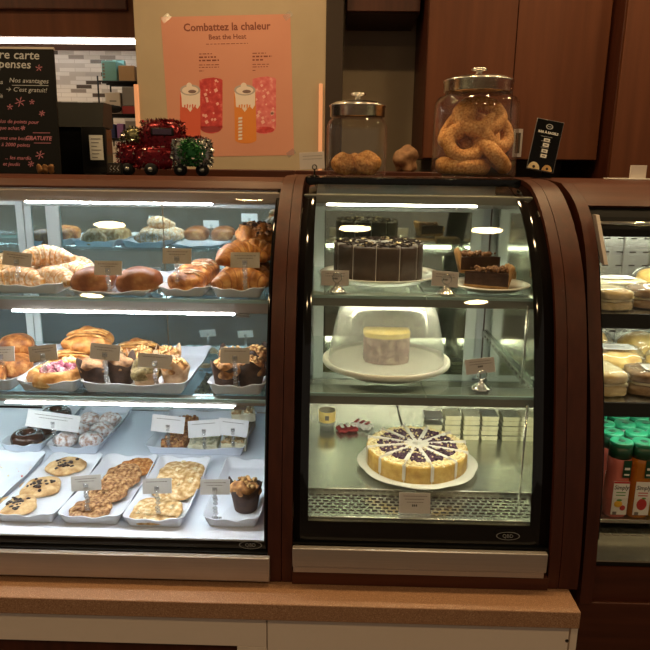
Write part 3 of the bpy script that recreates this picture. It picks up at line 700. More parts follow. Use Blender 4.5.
def turnover(m='danish'):
    def f():
        b = MB(); b.blob((0, 0, .018), (.062, .05, .034), m, 4, .011, 30, 9, flat=-.018, power=2.3)
        for k in range(5):
            pts = [(-.05+.1*i/7, -.03+k*.015+.004*sin(i+k), .018+.034*max(.05, 1-(abs(-.05+.1*i/7)/.066)**2.3-(abs(-.03+k*.015)/.053)**2.3)**(1/2.3)) for i in range(8)]
            b.tube(pts, .0045, 'danish', 7, squash=.6)
        return mk('puff_pastry', 'pastry', [('crust', b)])
    return f
def muffin(top='mtop', cup='cupd', R=.034, H=.05, tulip=True, tr=.043, th=.034, seed=1):
    if tulip: H += .006; tr -= .005; th -= .006
    def f():
        b = MB(); n = 44
        def mod(r, z, a):
            u = z/H
            k = 1+.025*sin(22*a)*(u if r > .01 else 0)
            zz = z+(.020*max(0, sin(2*a+seed))**3*(u > .95) + .004*sin(5*a+seed)*(u > .95) if tulip else 0)
            return r*k*(1+(.06*max(0, sin(2*a+seed))**2*(u > .95))), zz
        b.lathe([(0, 0), (R*.78, 0), (R*.80, .002), (R*.97, H*.6), (R*1.12, H), (R*1.06, H-.001), (R*.93, H*.6), (R*.7, H*.5), (0, H*.5)], cup, seg=n, mod=mod)
        t = MB(); t.blob((0, 0, H*.86), (tr*.93, tr*.93, th), top, 4, .007, 36, seed, flat=-H*.3)
        if top == 'mtop': 
            r = random.Random(seed)
            for i in range(26):
                a = r.uniform(0, 6.28); q = tr*.8*sqrt(r.random()); t.blob((q*cos(a), q*sin(a), H*.86+th*sqrt(max(.05, 1-(q/tr)**2))), r.uniform(.003, .006), 'crumb', 1, .001, 90, i)
        return mk('muffin', 'muffin', [('paper_cup', b), ('muffin_top', t)])
    return f
def cookie(m='cookie', R=.052, h=.015, chips=True, seed=1, name='cookie', rough=.0022):
    def f():
        b = MB(); b.blob((0, 0, h*.42), (R, R, h*.62), m, 4, rough, 45, seed, flat=-h*.42, power=2.8)
        r = random.Random(seed); ps = [('biscuit', b)]
        if chips:
            c = MB()
            for i in range(26):
                a = r.uniform(0, 6.28); q = R*(.42*sqrt(r.random()) if i < 20 else r.uniform(.4, .7)); c.blob((q*cos(a), q*sin(a), h*.98), (r.uniform(.004, .0075), r.uniform(.004, .0075), .0042), 'chip' if i % 4 else 'cakein', 1, .001, 200, i)
            ps.append(('chocolate_chips', c))
        return mk(name, 'cookie', ps)
    return f
def nutcookie():
    t = cookie('maca', .062, .014, False, 5, 'nut_cookie', .004)(); b = MB(); r = random.Random(9)
    for i in range(20):
        a = r.uniform(0, 6.28); q = .052*sqrt(r.random()); b.blob((q*cos(a), q*sin(a), .0135), (r.uniform(.004, .008), r.uniform(.003, .005), .003), 'crumbw', 1, .001, 90, i)
    b.obj('nut_pieces', t); return t
def oatcookie(m):
    def f():
        t = cookie(m, .047, .020, False, 6, 'oat_cookie', .005)(); b = MB(); r = random.Random(9)
        for i in range(60):
            a = r.uniform(0, 6.28); q = .043*sqrt(r.random()); b.blob((q*cos(a), q*sin(a), .0195-.006*(q/.047)**3), (r.uniform(.003, .006), r.uniform(.003, .005), .002), m, 1, .001, 90, i)
        b.obj('oat_flakes', t); return t
    return f
def donut():
    b = MB(); n = 28; b.tube([(.030*cos(2*pi*i/n), .030*sin(2*pi*i/n), .019) for i in range(n)], .019, 'dough', 14, closed=True)
    g = MB(); pr = []
    for k in range(9): a = radians(-20+k*27.5); pr.append((.030+.0197*cos(a), .0192+.0197*sin(a)))
    g.lathe(pr, 'choc', seg=36, mod=lambda r, z, a: (r, z-.0022*(z < .016)*(1+sin(5*a))))
    return mk('chocolate_doughnut', 'doughnut', [('dough_ring', b), ('chocolate_glaze', g)])
def snowdonut():
    b = MB(); b.blob((0, 0, .020), (.036, .036, .023), 'snow', 4, .003, 40, 3, flat=-.020)
    return mk('sugar_doughnut', 'doughnut', [('dough_ball', b)])
def bar(m1, m2, L=.036, W=.05, H=.03, name='cake_bar', seed=1):
    def f():
        b = MB(); b.box((-L, -W, 0), (L, W, H*.7), m1, .004, 3); c = MB(); r = random.Random(seed)
        for i in range(44):
            x = r.uniform(-L*.88, L*.88); y = r.uniform(-W*.9, W*.9); c.blob((x, y, H*.72+r.uniform(0, .003)), (r.uniform(.004, .009), r.uniform(.004, .008), r.uniform(.004, .007)), m2, 1, .002, 80, i)
        return mk(name, 'cake bar', [('cake_base', b), ('topping', c)])
    return f

g = 'almond croissants on the top shelf'
for k, (x, y, dz, a, l) in enumerate([(-.785, 1.56, 0, .15, 'almond croissant at the front left of its tray, cut by the photo edge'), (-.705, 1.575, 0, -.2, 'almond croissant at the front right of its tray beside the brown rolls'),
      (-.765, 1.655, 0, .3, 'almond croissant in the second row behind the left price tag'), (-.70, 1.68, 0, -.15, 'almond croissant in the second row nearest the brown rolls'),
      (-.738, 1.775, 0, .05, 'almond croissant at the back of its tray'), (-.745, 1.62, .046, .5, 'almond croissant lying on top of the others')]):
    place('alm', almond, (x, y, S1+TF+dz), (0, 0, a), l, g)
# more almond pastries and scones reach to the mirrored doors
tray(-.935, 1.505, S1, .17, .34, 'white serving tray of pale scones beyond the left photo edge, seen in the mirrored doors', .026)
tray(-1.125, 1.505, S1, .17, .34, 'white serving tray of brown rolls beyond the left photo edge, seen in the mirrored doors', .026)
for k, (x, y) in enumerate([(-.965, 1.60), (-.905, 1.62), (-.965, 1.71), (-.902, 1.72), (-.945, 1.80)]):
    place('scone', roll('maca', .040, .045, .055, 3, None, 'scone', 'crumbly_scone'), (x, y, S1+TF), (0, 0, k), 'pale scone mirrored in the doors, %s of its tray left of the almond croissants' % ['front left', 'front right', 'middle left', 'middle right', 'back'][k], 'scones on the top shelf')
for k, (x, y) in enumerate([(-1.13, 1.62), (-1.12, 1.72), (-1.135, 1.80)]):
    place('brownroll', roll('bun', .060, .042, .055, 6, None, 'roll', 'bread_roll'), (x, y, S1+TF), (0, 0, .2*k), 'brown roll mirrored in the doors at far left, %s of its tray' % ['front', 'middle', 'back'][k], 'far left rolls on the top shelf')
g = 'brown rolls on the top shelf'
for x, y, a, s, l in [(-.600, 1.560, .06, .98, 'shiny brown roll at front left, its tag leaning before it'), (-.488, 1.560, -.08, 1.0, 'shiny brown roll at front right beside the sugared bun')]:
    place('roll', roll('loaf', .054, .048, .056, 1), (x, y, S1+TF), (0, 0, a), l, g, s)
g = 'buns on the third tray of the top shelf'
place('sbun', roll('bun', .046, .055, .05, 4, icing, 'bun', 'sugared_bun'), (-.371, 1.565, S1+TF), (0, 0, .1), 'sugared orange bun at the front of the narrow tray', g)
place('sbun', None, (-.372, 1.68, S1+TF), (0, 0, -.1), 'sugared orange bun behind the front one on the narrow tray', g, 1.04)
place('sbun', None, (-.374, 1.78, S1+TF), (0, 0, .2), 'sugared orange bun at the back of the narrow tray', g, .95)
g = 'big croissants on the top shelf'
for x, y, dz, rx, a, l in [(-.240, 1.560, 0, 0, .22, 'big golden croissant lowest in front on the right tray'), (-.240, 1.648, 0, 0, .1, 'big golden croissant in the second row of the right tray'),
      (-.240, 1.736, 0, 0, .2, 'big golden croissant in the third row of the right tray'), (-.252, 1.612, .054, .1, .62, 'big golden croissant piled on the front ones, left of the price tag'),
      (-.222, 1.690, .054, .1, .1, 'big golden croissant piled on the middle ones by the case end'), (-.240, 1.770, .054, .1, .25, 'big golden croissant topmost at the back of the pile')]:
    place('crois', croissant(.132, .038), (x, y, S1+TF+dz), (rx, 0, a), l, g)
b = MB(); b.blob((0, 0, .020), (.052, .045, .022), 'crois', 4, .008, 34, 2, flat=-.020)
c = MB(); rr = random.Random(3)
for i in range(46): q = .034*sqrt(rr.random()); a = rr.uniform(0, 6.28); c.blob((q*1.3*cos(a)+.004, q*sin(a), .041-.004*q/.034), (rr.uniform(.004, .009), rr.uniform(.004, .007), .005), 'mtop2' if i % 3 else 'cakein', 1, .002, 90, i)
o = mk('chocolate_pastry', 'pastry', [('crust', b), ('chocolate_crumble', c)], 'chocolate crumble pastry tilted on top of the croissant pile'); o.location = (-.226, 1.735, S1+TF+.108); o.rotation_euler = (.55, 0, .2)

# middle shelf
g = 'orange brown buns on the middle shelf'
for k, (x, y, dz, l) in enumerate([(-.845, 1.475, 0, 'orange brown bun at the front of the left tray'), (-.812, 1.555, 0, 'orange brown bun behind the front one, next to the danish tag'), (-.872, 1.57, 0, 'orange brown bun at the photo edge, second row'),
      (-.842, 1.655, 0, 'orange brown bun in the third row of the left tray'), (-.828, 1.60, .042, 'orange brown bun piled on the second row')]):
    place('obun', roll('bun', .042, .040, .048, 8, None, 'bun', 'round_bun'), (x, y, S2+TF+dz), (0, 0, k*.9), l, g)
place('dan', danish, (-.678, 1.497, S2+TF), (0, 0, -.3), 'fruit danish with pink berry filling at the front of its tray', 'danishes on the middle shelf')
g = 'puff pastries on the middle shelf'
for x, y, dz, a, l in [(-.682, 1.60, 0, .2, 'golden puff pastry right behind the berry danish'), (-.675, 1.685, 0, -.15, 'golden puff pastry at the back of the danish tray'), (-.655, 1.635, .045, .1, 'golden puff pastry topmost behind the danish')]:
    place('turn', turnover('crois'), (x, y, S2+TF+dz), (0, 0, a), l, g)
place('turn2', turnover('bun'), (-.545, 1.69, S2+TF), (0, 0, .1), 'darker brown puff pastry at the back left of the wide muffin tray', g)
g = 'muffins on the middle shelf'
mdk = muffin('mtop2', 'cupd', .033, .046, True, .040, .030, 2); mpl = muffin('mtop', 'cuppale', .032, .044, True, .038, .030, 5); mgd = muffin('mseed', 'cuppale', .032, .042, False, .038, .034, 3)
for key, fn, px, d, a, l in [('mdk', mdk, 95, 1.475, .3, 'dark chocolate muffin at the front left of the wide tray, under the front tag'), ('mdk', mdk, 122, 1.50, 1.2, 'dark chocolate muffin split open beside the front left one'),
      ('mgd', mgd, 147, 1.478, .0, 'seeded green brown muffin in the middle of the wide tray front'), ('mpl', mpl, 176, 1.482, .4, 'seed topped muffin in tan paper at the front right of the wide tray'),
      ('mpl', mpl, 113, 1.575, 1.0, 'tan paper muffin in the second row behind the dark ones'), ('mpl', mpl, 143, 1.585, 2.0, 'tan paper muffin with pointed top in the middle of the second row'), ('mpl', mpl, 168, 1.59, 2.6, 'tan paper muffin at the right of the second row')]:
    place(key, fn, pos(px, d, S2+TF), (0, 0, a), l, g)
mr = muffin('mtop', 'cupd', .033, .050, True, .041, .032, 1)
for px, d, a, l in [(227, 1.480, .2, 'golden muffin in dark paper at the front left of the right hand tray'), (251, 1.495, 1.3, 'golden muffin in dark paper right of the front left one'), (233, 1.575, 2.2, 'golden muffin in dark paper behind the grey tag'), (257, 1.588, .9, 'golden muffin standing highest by the case end, back right')]:
    place('mr', mr, pos(px, d, S2+TF), (0, 0, a), l, 'golden muffins in the right hand tray')

# lower deck: back row
g = 'chocolate doughnuts in the back row'
for x, y, dz, rx, l in [(-.945, 1.835, 0, 0, 'chocolate glazed doughnut in front, half behind the white tag'), (-.938, 1.93, 0, 0, 'chocolate glazed doughnut behind the front one'), (-.942, 2.03, 0, 0, 'chocolate glazed doughnut at the back of the tray')]:
    place('don', donut, (x, y, SD+TF), (rx, 0, 0), l, g)
g = 'sugar dusted doughnuts in the back row'
for k, (x, y, l) in enumerate([(-.822, 1.825, 'sugar dusted doughnut front left by the tag holder'), (-.747, 1.83, 'sugar dusted doughnut front right'), (-.815, 1.905, 'sugar dusted doughnut middle left'), (-.743, 1.91, 'sugar dusted doughnut middle right'), (-.81, 1.985, 'sugar dusted doughnut back left'), (-.745, 1.99, 'sugar dusted doughnut back right')]):
    place('snow', snowdonut, (x, y, SD+TF), (0, 0, k), l, g)
b1 = bar('cran', 'cran', .036, .052, .038, 'fruit_bar', 1); b2 = bar('pale', 'pale', .044, .055, .030, 'pale_bar', 2); b3 = bar('pale', 'oatbar', .038, .048, .038, 'oat_bar', 3)
place('b1', b1, (*pos(178, 1.855, SD+TF),), (0, 0, -.1), 'fruit and nut bar at the front left of the wide back tray', 'fruit bars')
place('b1', b1, (*pos(186, 1.965, SD+TF),), (0, 0, .1), 'fruit and nut bar behind the front one on the wide back tray', 'fruit bars')
place('b2', b2, (*pos(205, 1.855, SD+TF),), (0, 0, .05), 'flat pale bar in the middle of the wide back tray', 'pale bars')
place('b3', b3, (*pos(235, 1.85, SD+TF),), (0, 0, .08), 'oat topped bar at the front right of the wide back tray', 'oat bars')
place('b3', b3, (*pos(241, 1.965, SD+TF),), (0, 0, -.1), 'oat topped bar behind the front right one', 'oat bars')
place('b3', b3, (pos(243, 1.965, SD+TF)+Vector((-.002, .02, .041))), (0, 0, .2), 'oat topped bar stacked on top at the back right', 'oat bars')
# lower deck: front row
g = 'chocolate chip cookies in the front row'
for px, py, a, l in [(14, 506, .4, 'chocolate chip cookie nearest the glass at the left photo edge'), (40, 487, 1.9, 'chocolate chip cookie in the middle of its tray'), (66, 466, 4, 'chocolate chip cookie at the back of its tray')]:
    p = on(px, py, SD+.012); place('cook', cookie(), (p.x, p.y, SD+TF+.001), (0, 0, a), l, g)
g = 'oat cookies in the front row'
for key, m, x, y, z, rx, a, l in [('oat2', 'oat2', -.560, 1.668, .001, 0, 1, 'orange oat cookie lying farthest back in its row'), ('oat', 'oat', -.572, 1.592, .012, .24, 2, 'oat cookie leaning on the orange one, second from the back'), ('oat', 'oat', -.582, 1.515, .012, .24, 3, 'oat cookie leaning third from the back of the row'), ('oat', 'oat', -.600, 1.435, .001, .0, 4.4, 'oat cookie at the front of the row behind its tag holder')]:
    place(key, oatcookie(m), (x, y, SD+TF+z), (rx, 0, 0), l, g)
g = 'nut cookies in the front row'
for x, y, z, rx, l in [(-.440, 1.440, .001, 0, 'golden nut cookie lying flat at the front of its tray'), (-.416, 1.550, .0185, .24, 'large golden nut cookie leaning on the front one'), (-.428, 1.652, .001, 0, 'golden nut cookie lying flat at the back of its tray')]:
    place('nut', nutcookie, (x, y, SD+TF+z), (rx, 0, 0), l, g)
place('mlone', muffin('mtop', 'cupd', .036, .055, True, .043, .034, 4), pos(246, 1.475, SD+TF), (0, 0, 1.1), 'single crumble topped muffin alone in the rightmost front tray', 'lone muffin', 1.0)

# ------------------------------------------------------------ price tags
def price_tag(cx, cy, d, zbase, label, mat='tagk', w=.066, h=.036, roll=0., lean=.22, lines=2, price=True, bead=True, stem_dx=0., grp='price tags in the pastry case', side=0.):
    p = at(cx, cy, d); base = Vector((p.x+stem_dx, d+.006, zbase))
    t = thing('price_tag', label, 'price tag', base, grp)
    m = Matrix.Translation(p-base) @ Matrix.Rotation(side, 4, 'Z') @ Matrix.Rotation(roll, 4, 'Y') @ Matrix.Rotation(pi/2-lean, 4, 'X')
    b = MB(); b.box((-w/2, -h/2, -.0007), (w/2, h/2, 0), mat, 0, 1, mat=m); b.box((-w/2, -h/2, -.0014), (w/2, h/2, -.0007), 'paper', mat=m)
    ink = 'ink2'; 
    for k in range(lines):
        ww = w*(.36 if k == 0 else .27); y = h*(.28-.17*k); n = 9; x = -ww
        rr = random.Random(int(cx*7+k))
        while x < ww:
            l = rr.uniform(.0015, .0055); b.box((x, y-.0009, .0001), (min(x+l, ww), y+.0009, .0003), ink, mat=m); x += l+.0016
    if price:
        for x0 in (-.005, -.0018, .0018): b.box((x0, -h*.2, .0001), (x0+.0018, -h*.2+.0035, .0003), 'ink', mat=m)
    b.obj('card', t)
    q = MB(); ztop = p.z-base.z-h*.15
    if bead:
        n = max(3, int(ztop/.0085))
        q.box((-.012, -.009, 0), (.012, .009, .003), 'acry', .001)
        for k in range(n): q.blob((0, -.008+.004*sin(k*1.7), .004+ztop*(k+.5)/n), (.0062, .0055, ztop/n*.55), 'acry', 2)
        q.box((-.006, -.0105, ztop-.006), (.006, -.0085, ztop+.006), 'acry', .0005)
    q.obj('clear_holder', t); return t
zS1, zS2, zSD = S1+TF+.0005, S2+TF+.0005, SD+TF+.0005
price_tag(17, 259, 1.535, zS1, 'kraft price tag over the almond croissants on the top shelf', 'tagk', .070, .033, .10, .2, 2)
price_tag(108, 268, 1.515, zS1, 'kraft price tag between the two shiny brown rolls', 'tagk', .066, .034)
price_tag(177, 256, 1.52, zS1, 'kraft price tag over the sugared buns', 'tagk', .068, .036, .0)
price_tag(245, 260, 1.515, zS1, 'kraft price tag in front of the big croissants', 'tagk', .070, .036, -.02, side=-.1)
price_tag(1, 354, 1.49, zS2, 'kraft price tag cut by the left photo edge on the middle shelf', 'tagk', .066, .036, -.05)
price_tag(43, 353, 1.455, zS2, 'kraft price tag tilted over the berry danish', 'tagk', .068, .036, -.13, price=False)
price_tag(105, 352, 1.448, zS2, 'kraft price tag with dark print over the dark chocolate muffins', 'tagk', .070, .037, .08, lines=2)
price_tag(155, 361, 1.448, zS2, 'wide kraft price tag over the seeded muffins', 'tagk', .080, .033, .06, lines=1)
price_tag(235, 355.5, 1.450, zS2, 'kraft price tag before the muffins at the right end of the middle shelf', 'tagk', .068, .036, .0, lines=1)
price_tag(53, 421, 1.80, zSD, 'wide white handwritten tag over the doughnuts in the back row', 'tagw', .158, .050, .12, .35, 2, False)
price_tag(168, 424, 1.80, zSD, 'white tag over the fruit bars, leftmost of the three white tags', 'tagw', .098, .050, .08, .35, 1, False)
price_tag(204, 428.5, 1.795, zSD, 'white tag over the pale bar, middle of the three white tags', 'tagw', .096, .050, -.10, .35, 1, False)
price_tag(233, 427.5, 1.80, zSD, 'white tag over the oat bars, rightmost of the three white tags', 'tagw', .090, .050, .10, .35, 1, False)
price_tag(86, 483, 1.412, zSD, 'greenish kraft tag over the oat cookies in the front row', 'tagg', .073, .036, -.10, .3, 2, False)
price_tag(157, 486, 1.408, zSD, 'grey tag over the nut cookies in the front row', 'tagg', .070, .036, -.06, .3, 1)
price_tag(215, 487, 1.412, zSD, 'grey tag beside the lone muffin in the front row', 'tagg', .071, .036, -.03, .3, 2, False)

# silver bell shaped tag holders of the cake case
def bell_tag(px, d, z, cw, ch, cx, cy, label, side=0., roll=0., mat='tagp'):
    p = pos(px, d, z); t = thing('price_tag', label, 'price tag', p, 'price tags on silver holders')
    b = MB(); b.lathe([(0, 0), (.023, 0), (.024, .002), (.019, .006), (.010, .013), (.006, .019), (.0045, .024), (0, .025)], 'chrome', seg=28)
    n = 24; b.tube([(.011*cos(2*pi*i/n), 0, .035+.011*sin(2*pi*i/n)) for i in range(n)], .0013, 'chrome', 8, closed=True)
    b.obj('bell_holder', t)
    c = at(cx, cy, d+.004)-p; m = Matrix.Translation(c) @ Matrix.Rotation(side, 4, 'Z') @ Matrix.Rotation(roll, 4, 'Y') @ Matrix.Rotation(pi/2-.12, 4, 'X')
    q = MB(); q.box((-cw/2, -ch/2, -.001), (cw/2, ch/2, 0), mat, .0004, 1, mat=m)
    for k in range(2):
        x = -cw*.34; rr = random.Random(int(px)+k)
        while x < cw*.34: l = rr.uniform(.0015, .005); q.box((x, ch*(.3-.17*k)-.0008, .0001), (x+l, ch*(.3-.17*k)+.0008, .0003), 'ink2', mat=m); x += l+.0016
    for x0 in (-.005, -.001, .003): q.box((x0, -ch*.1, .0001), (x0+.003, -ch*.1+.0045, .0003), 'ink', mat=m)
    q.obj('card', t); return t
SC1, SC2, SDC = 1.2663, 1.0523, .7783
bell_tag(337, 1.515, SC1, .066, .036, 335, 278, 'price card on a silver holder in front of the chocolate cake')
bell_tag(446, 1.515, SC1, .062, .036, 445, 279, 'price card on a silver holder left of the pie slices', -.1, .05)
bell_tag(481, 1.455, SC2, .068, .036, 480, 366, 'tilted price card on a silver holder right of the domed cake', -.12, -.17)
t = thing('price_tag', 'price card in a clear stand before the cheesecake on the grille', 'price tag', at(414, 517, 1.363), 'price tags on the grille'); loc = t.location.copy(); loc.z = .777; t.location = loc
m = Matrix.Translation((0, 0, .026)) @ Matrix.Rotation(pi/2-.25, 4, 'X'); b = MB(); b.box((-.036, -.022, -.001), (.036, .026, 0), 'tagp', .0004, 1, mat=m)
for k in range(3):
    x = -.026+.004*k
    while x < .026-.004*k: b.box((x, .017-.007*k, .0001), (x+.004, .0186-.007*k, .0003), 'ink2', mat=m); x += .0056
for x0 in (-.006, -.002, .0025): b.box((x0, -.006, .0001), (x0+.003, -.001, .0003), 'ink', mat=m)
b.obj('card', t)
b = MB(); b.box((-.036, -.0245, -.0035), (.036, .0, -.0015), 'acry', .0005, mat=m); b.box((-.037, -.018, 0), (.037, .012, .002), 'acry', .0005); b.obj('clear_stand', t)

# ------------------------------------------------------------ cakes
def plate(r, label, name='cake_plate', mat='china', scal=0., h=.018, grp=None, cat='plate'):
    b = MB(); b.lathe([(0, .004), (r*.62, .004), (r*.66, .0), (r*.72, .0), (r*.80, .008), (r, h-.002), (r*1.005, h), (r*.99, h+.001), (r*.80, .013), (r*.68, .008), (0, .008)], mat, seg=96,
                      mod=(lambda R, z, a: (R*(1+scal*abs(cos(4*a))*(R > r*.9)), z)) if scal else None)
    o = b.obj(name); return tag(o, label, cat, grp)
def wedge(r, z0, z1, a0, a1, m, mtop=None, mcut=None, seg=8, r_in=.004):
    b = MB(); n = seg+1; vs = [(r_in*cos((a0+a1)/2), r_in*sin((a0+a1)/2), z) for z in (z0, z1)]
    bev = .005
    rows = [(r, z0), (r, z1-bev), (r-bev*.35, z1-bev*.3), (r-bev, z1)]
    for (R, z) in rows:
        for i in range(n): a = a0+(a1-a0)*i/seg; vs.append((R*cos(a), R*sin(a), z))
    side = []; 
    for j in range(3):
        for i in range(seg): q = 2+j*n+i; side.append((q, q+1, q+n+1, q+n))
    b.add(vs, side, m, True)
    top = [(1, 2+3*n+i, 2+3*n+i+1) for i in range(seg)]; b.add(vs, top, mtop or m)
    cut = [(0, 1, 2+3*n, 2+2*n, 2+n, 2), (0, 2+n-1, 2+2*n-1, 2+3*n-1, 2+4*n-1, 1)]; b.add(vs, cut, mcut or m)
    bot = [(0, 2+i+1, 2+i) for i in range(seg)]; b.add(vs, bot, mcut or m)
    bmesh.ops.remove_doubles(b.bm, verts=b.bm.verts[:], dist=1e-6); return b
def divider(r, z0, z1, a, over=.006, tail=.0):
    b = MB(); m = Matrix.Rotation(a, 4, 'Z'); b.box((.006, -.0007, z0), (r+over, .0007, z1), 'divider', mat=m)
    return b

# chocolate cake
pc = Vector((.108, 1.715, SC1)); o = plate(.160, 'white china plate under the chocolate cake', h=.020, grp='cake plates'); o.location = pc
t = thing('chocolate_cake', 'dark chocolate layer cake cut into slices with white paper dividers', 'cake', pc+Vector((-.006, .0, .0088)))
N = 12; R = .117; H = .088; rr = random.Random(8)
for k in range(N):
    a0 = 2*pi*k/N+.012-.1; a1 = 2*pi*(k+1)/N-.012-.1
    s = wedge(R, 0, H, a0, a1, 'cakec', 'cakec', 'cakein').obj('slice', t)
    b = MB()
    for i in range(34):
        a = rr.uniform(a0+.04, a1-.04); q = R*sqrt(rr.uniform(.12, .86)); ln = rr.uniform(.003, .009)
        mm = Matrix.Translation((q*cos(a), q*sin(a), H+rr.uniform(.001, .006))) @ Matrix.Rotation(rr.uniform(0, 6.3), 4, 'Z') @ Matrix.Rotation(rr.uniform(-.5, .5), 4, 'Y')
        b.box((-ln, -.0022, -.0013), (ln, .0022, .0013), 'shav' if rr.random() < .93 else 'crumbw', mat=mm)
    b.obj('chocolate_shavings', s)
    divider(R, .004, H+.004, 2*pi*k/N-.1, -.0005).obj('paper_divider', t)
# pie slices on a plate
pp = Vector((.372, 1.60, SC1)); o = plate(.098, 'small white plate under the stacked pie slices', h=.014, grp='cake plates'); o.location = pp
def pie():
    t = thing('pie_slice', '', 'pie slice'); a = .34; r = .116
    f = wedge(r-.009, .0085, .040, -a, a, 'pief', 'pief', 'pief'); f.obj('filling', t)
    c = MB(); n = 12; P = []
    for i in range(n+1):
        q = -a+2*a*i/n; P.append((cos(q), sin(q)))
    rows = [(.002, 0), (r-.010, 0), (r+.004, .050), (r-.003, .056), (r-.0085, .046), (r-.0085, .0082), (.002, .0082)]
    vs = [(R*x, R*y, z+(.003*sin(i*2.1) if z > .045 else 0)) for (R, z) in rows for i, (x, y) in enumerate(P)]; fs = []
    for j in range(len(rows)-1):
        for i in range(n): q = j*(n+1)+i; fs.append((q, q+1, q+n+2, q+n+1))
    m = n+1; fs += [tuple(j*m for j in range(len(rows))), tuple(j*m+n for j in range(len(rows)))]
    c.add(vs, fs, 'piec', True); c.obj('crust', t)
    b = MB(); r_ = random.Random(4)
    for i in range(70):
        q = r_.uniform(-a*.92, a*.92); R = (r-.014)*sqrt(r_.uniform(.03, 1)); b.blob((R*cos(q), R*sin(q), .042+r_.uniform(0, .006)), r_.uniform(.003, .0065), 'piet', 1, .001, 120, i)
    b.obj('crumble_topping', t); return t
pie1 = place('pie', pie, (.300, 1.565, SC1+.0088), (0, 0, -.06), 'pie slice with its crust to the right, lower of the two on the small plate', 'stacked pie slices')
place('pie', None, (.408, 1.635, SC1+.0088), (0, 0, pi-.15), 'pie slice with its crust to the left, behind and above the other', 'stacked pie slices', 1.0).location.z = SC1+.035
b = MB(); b.box((-.045, -.03, 0), (.045, .03, .026), 'piec', .006); o = b.obj('pastry_block'); o.location = (.412, 1.695, SC1+.0088); tag(o, 'pale pie end propping the upper slice at the back of the small plate', 'pie slice')

# domed cake
pd = Vector((.124, 1.606, SC2)); b = MB()
b.lathe([(0, .016), (.10, .016), (.118, .0), (.125, .0), (.140, .012), (.160, .017), (.163, .022), (.162, .029), (.158, .031), (.154, .029), (.153, .024), (.10, .021), (0, .021)], 'plasticw', seg=80)
o = b.obj('cake_plate'); o.location = pd; tag(o, 'off white plastic plate with raised rim under the clear dome', 'plate', 'cake plates')
t = thing('cake_dome', 'clear plastic dome covering the mauve cake', 'dome', pd+Vector((0, 0, .0255)))
prd = [(.148, 0), (.146, .02), (.136, .075), (.124, .125), (.114, .142), (.100, .149), (.03, .152), (0, .152)]
b = MB(); b.lathe(prd+[(r-.002 if r > .003 else 0, z-.002) for r, z in reversed(prd)], 'domeg', seg=72); b.obj('dome_shell', t)
t = thing('loaf_cake', 'half round cake with mauve side and yellow top under the dome', 'cake', pd+Vector((.0, .006, .0216))); b = MB()
poly = []
for i in range(17): a = radians(-160+i*140/16); poly.append((.062*cos(a)+.0, .05*sin(a)))
poly += [(.058, .03), (-.058, .03)]
b.prism(poly, 0, .066, 'mauve', 'z'); 
b2 = MB(); b2.prism([(x*1.02, y*1.03) for x, y in poly], .0665, .080, 'lemon', 'z')
for w in (b, b2):
    es = w.bm.edges[:]; bmesh.ops.bevel(w.bm, geom=es, offset=.004, segments=2, affect='EDGES')
    for f in w.bm.faces: f.smooth = True
b.obj('cake_side', t); b2.obj('cake_top', t)

# cheesecake
pk = Vector((.217, 1.612, SDC)); o = plate(.155, 'white scalloped plate under the berry cheesecake', scal=.03, h=.016, grp='cake plates'); o.location = pk
t = thing('cheesecake', 'berry topped cheesecake cut into slices with paper dividers', 'cake', pk+Vector((-.002, .003, .0088)))
N = 12; R = .134; H = .050; rr = random.Random(18)
for k in range(N):
    a0 = 2*pi*k/N+.010+.18; a1 = 2*pi*(k+1)/N-.010+.18
    s = wedge(R, 0, H, a0, a1, 'chees', 'cheesein', 'cheesein').obj('slice', t)
    b = MB(); c = MB()
    for i in range(70):
        a = rr.uniform(a0+.07, a1-.07); q = .104*sqrt(rr.uniform(.09, 1)); b.blob((q*cos(a), q*sin(a), H+rr.uniform(.0, .004)), rr.uniform(.0035, .0058), 'berry', 1, .0008, 100, i)
    for i in range(36):
        a = rr.uniform(a0+.01, a1-.01); q = rr.uniform(.103, .131); c.blob((q*cos(a), q*sin(a), H-.001-.002*(q > .125)+rr.uniform(.0, .003)), (rr.uniform(.003, .006), rr.uniform(.003, .006), .003), 'crumbw', 1, .0008, 100, i)
    for i in range(6):
        a = rr.uniform(a0+.1, a1-.1); q = rr.uniform(.03, .1); c.blob((q*cos(a), q*sin(a), H+.006), .0028, 'crumbw', 1)
    b.obj('berry_topping', s); c.obj('crumb_rim', s)
    d = MB(); mm = Matrix.Rotation(2*pi*k/N+.18, 4, 'Z'); d.box((.004, -.0006, .006), (R+.002, .0006, H+.007), 'divider', mat=mm)
    d.box((.012, -.0055, H+.0045), (.112, .0055, H+.0062), 'divider', .0006, mat=mm @ Matrix.Rotation(.035, 4, 'X')); d.box((R+.0005, -.004, .012), (R+.0018, .004, H+.002), 'divider', mat=mm)
    d.obj('paper_divider', t)

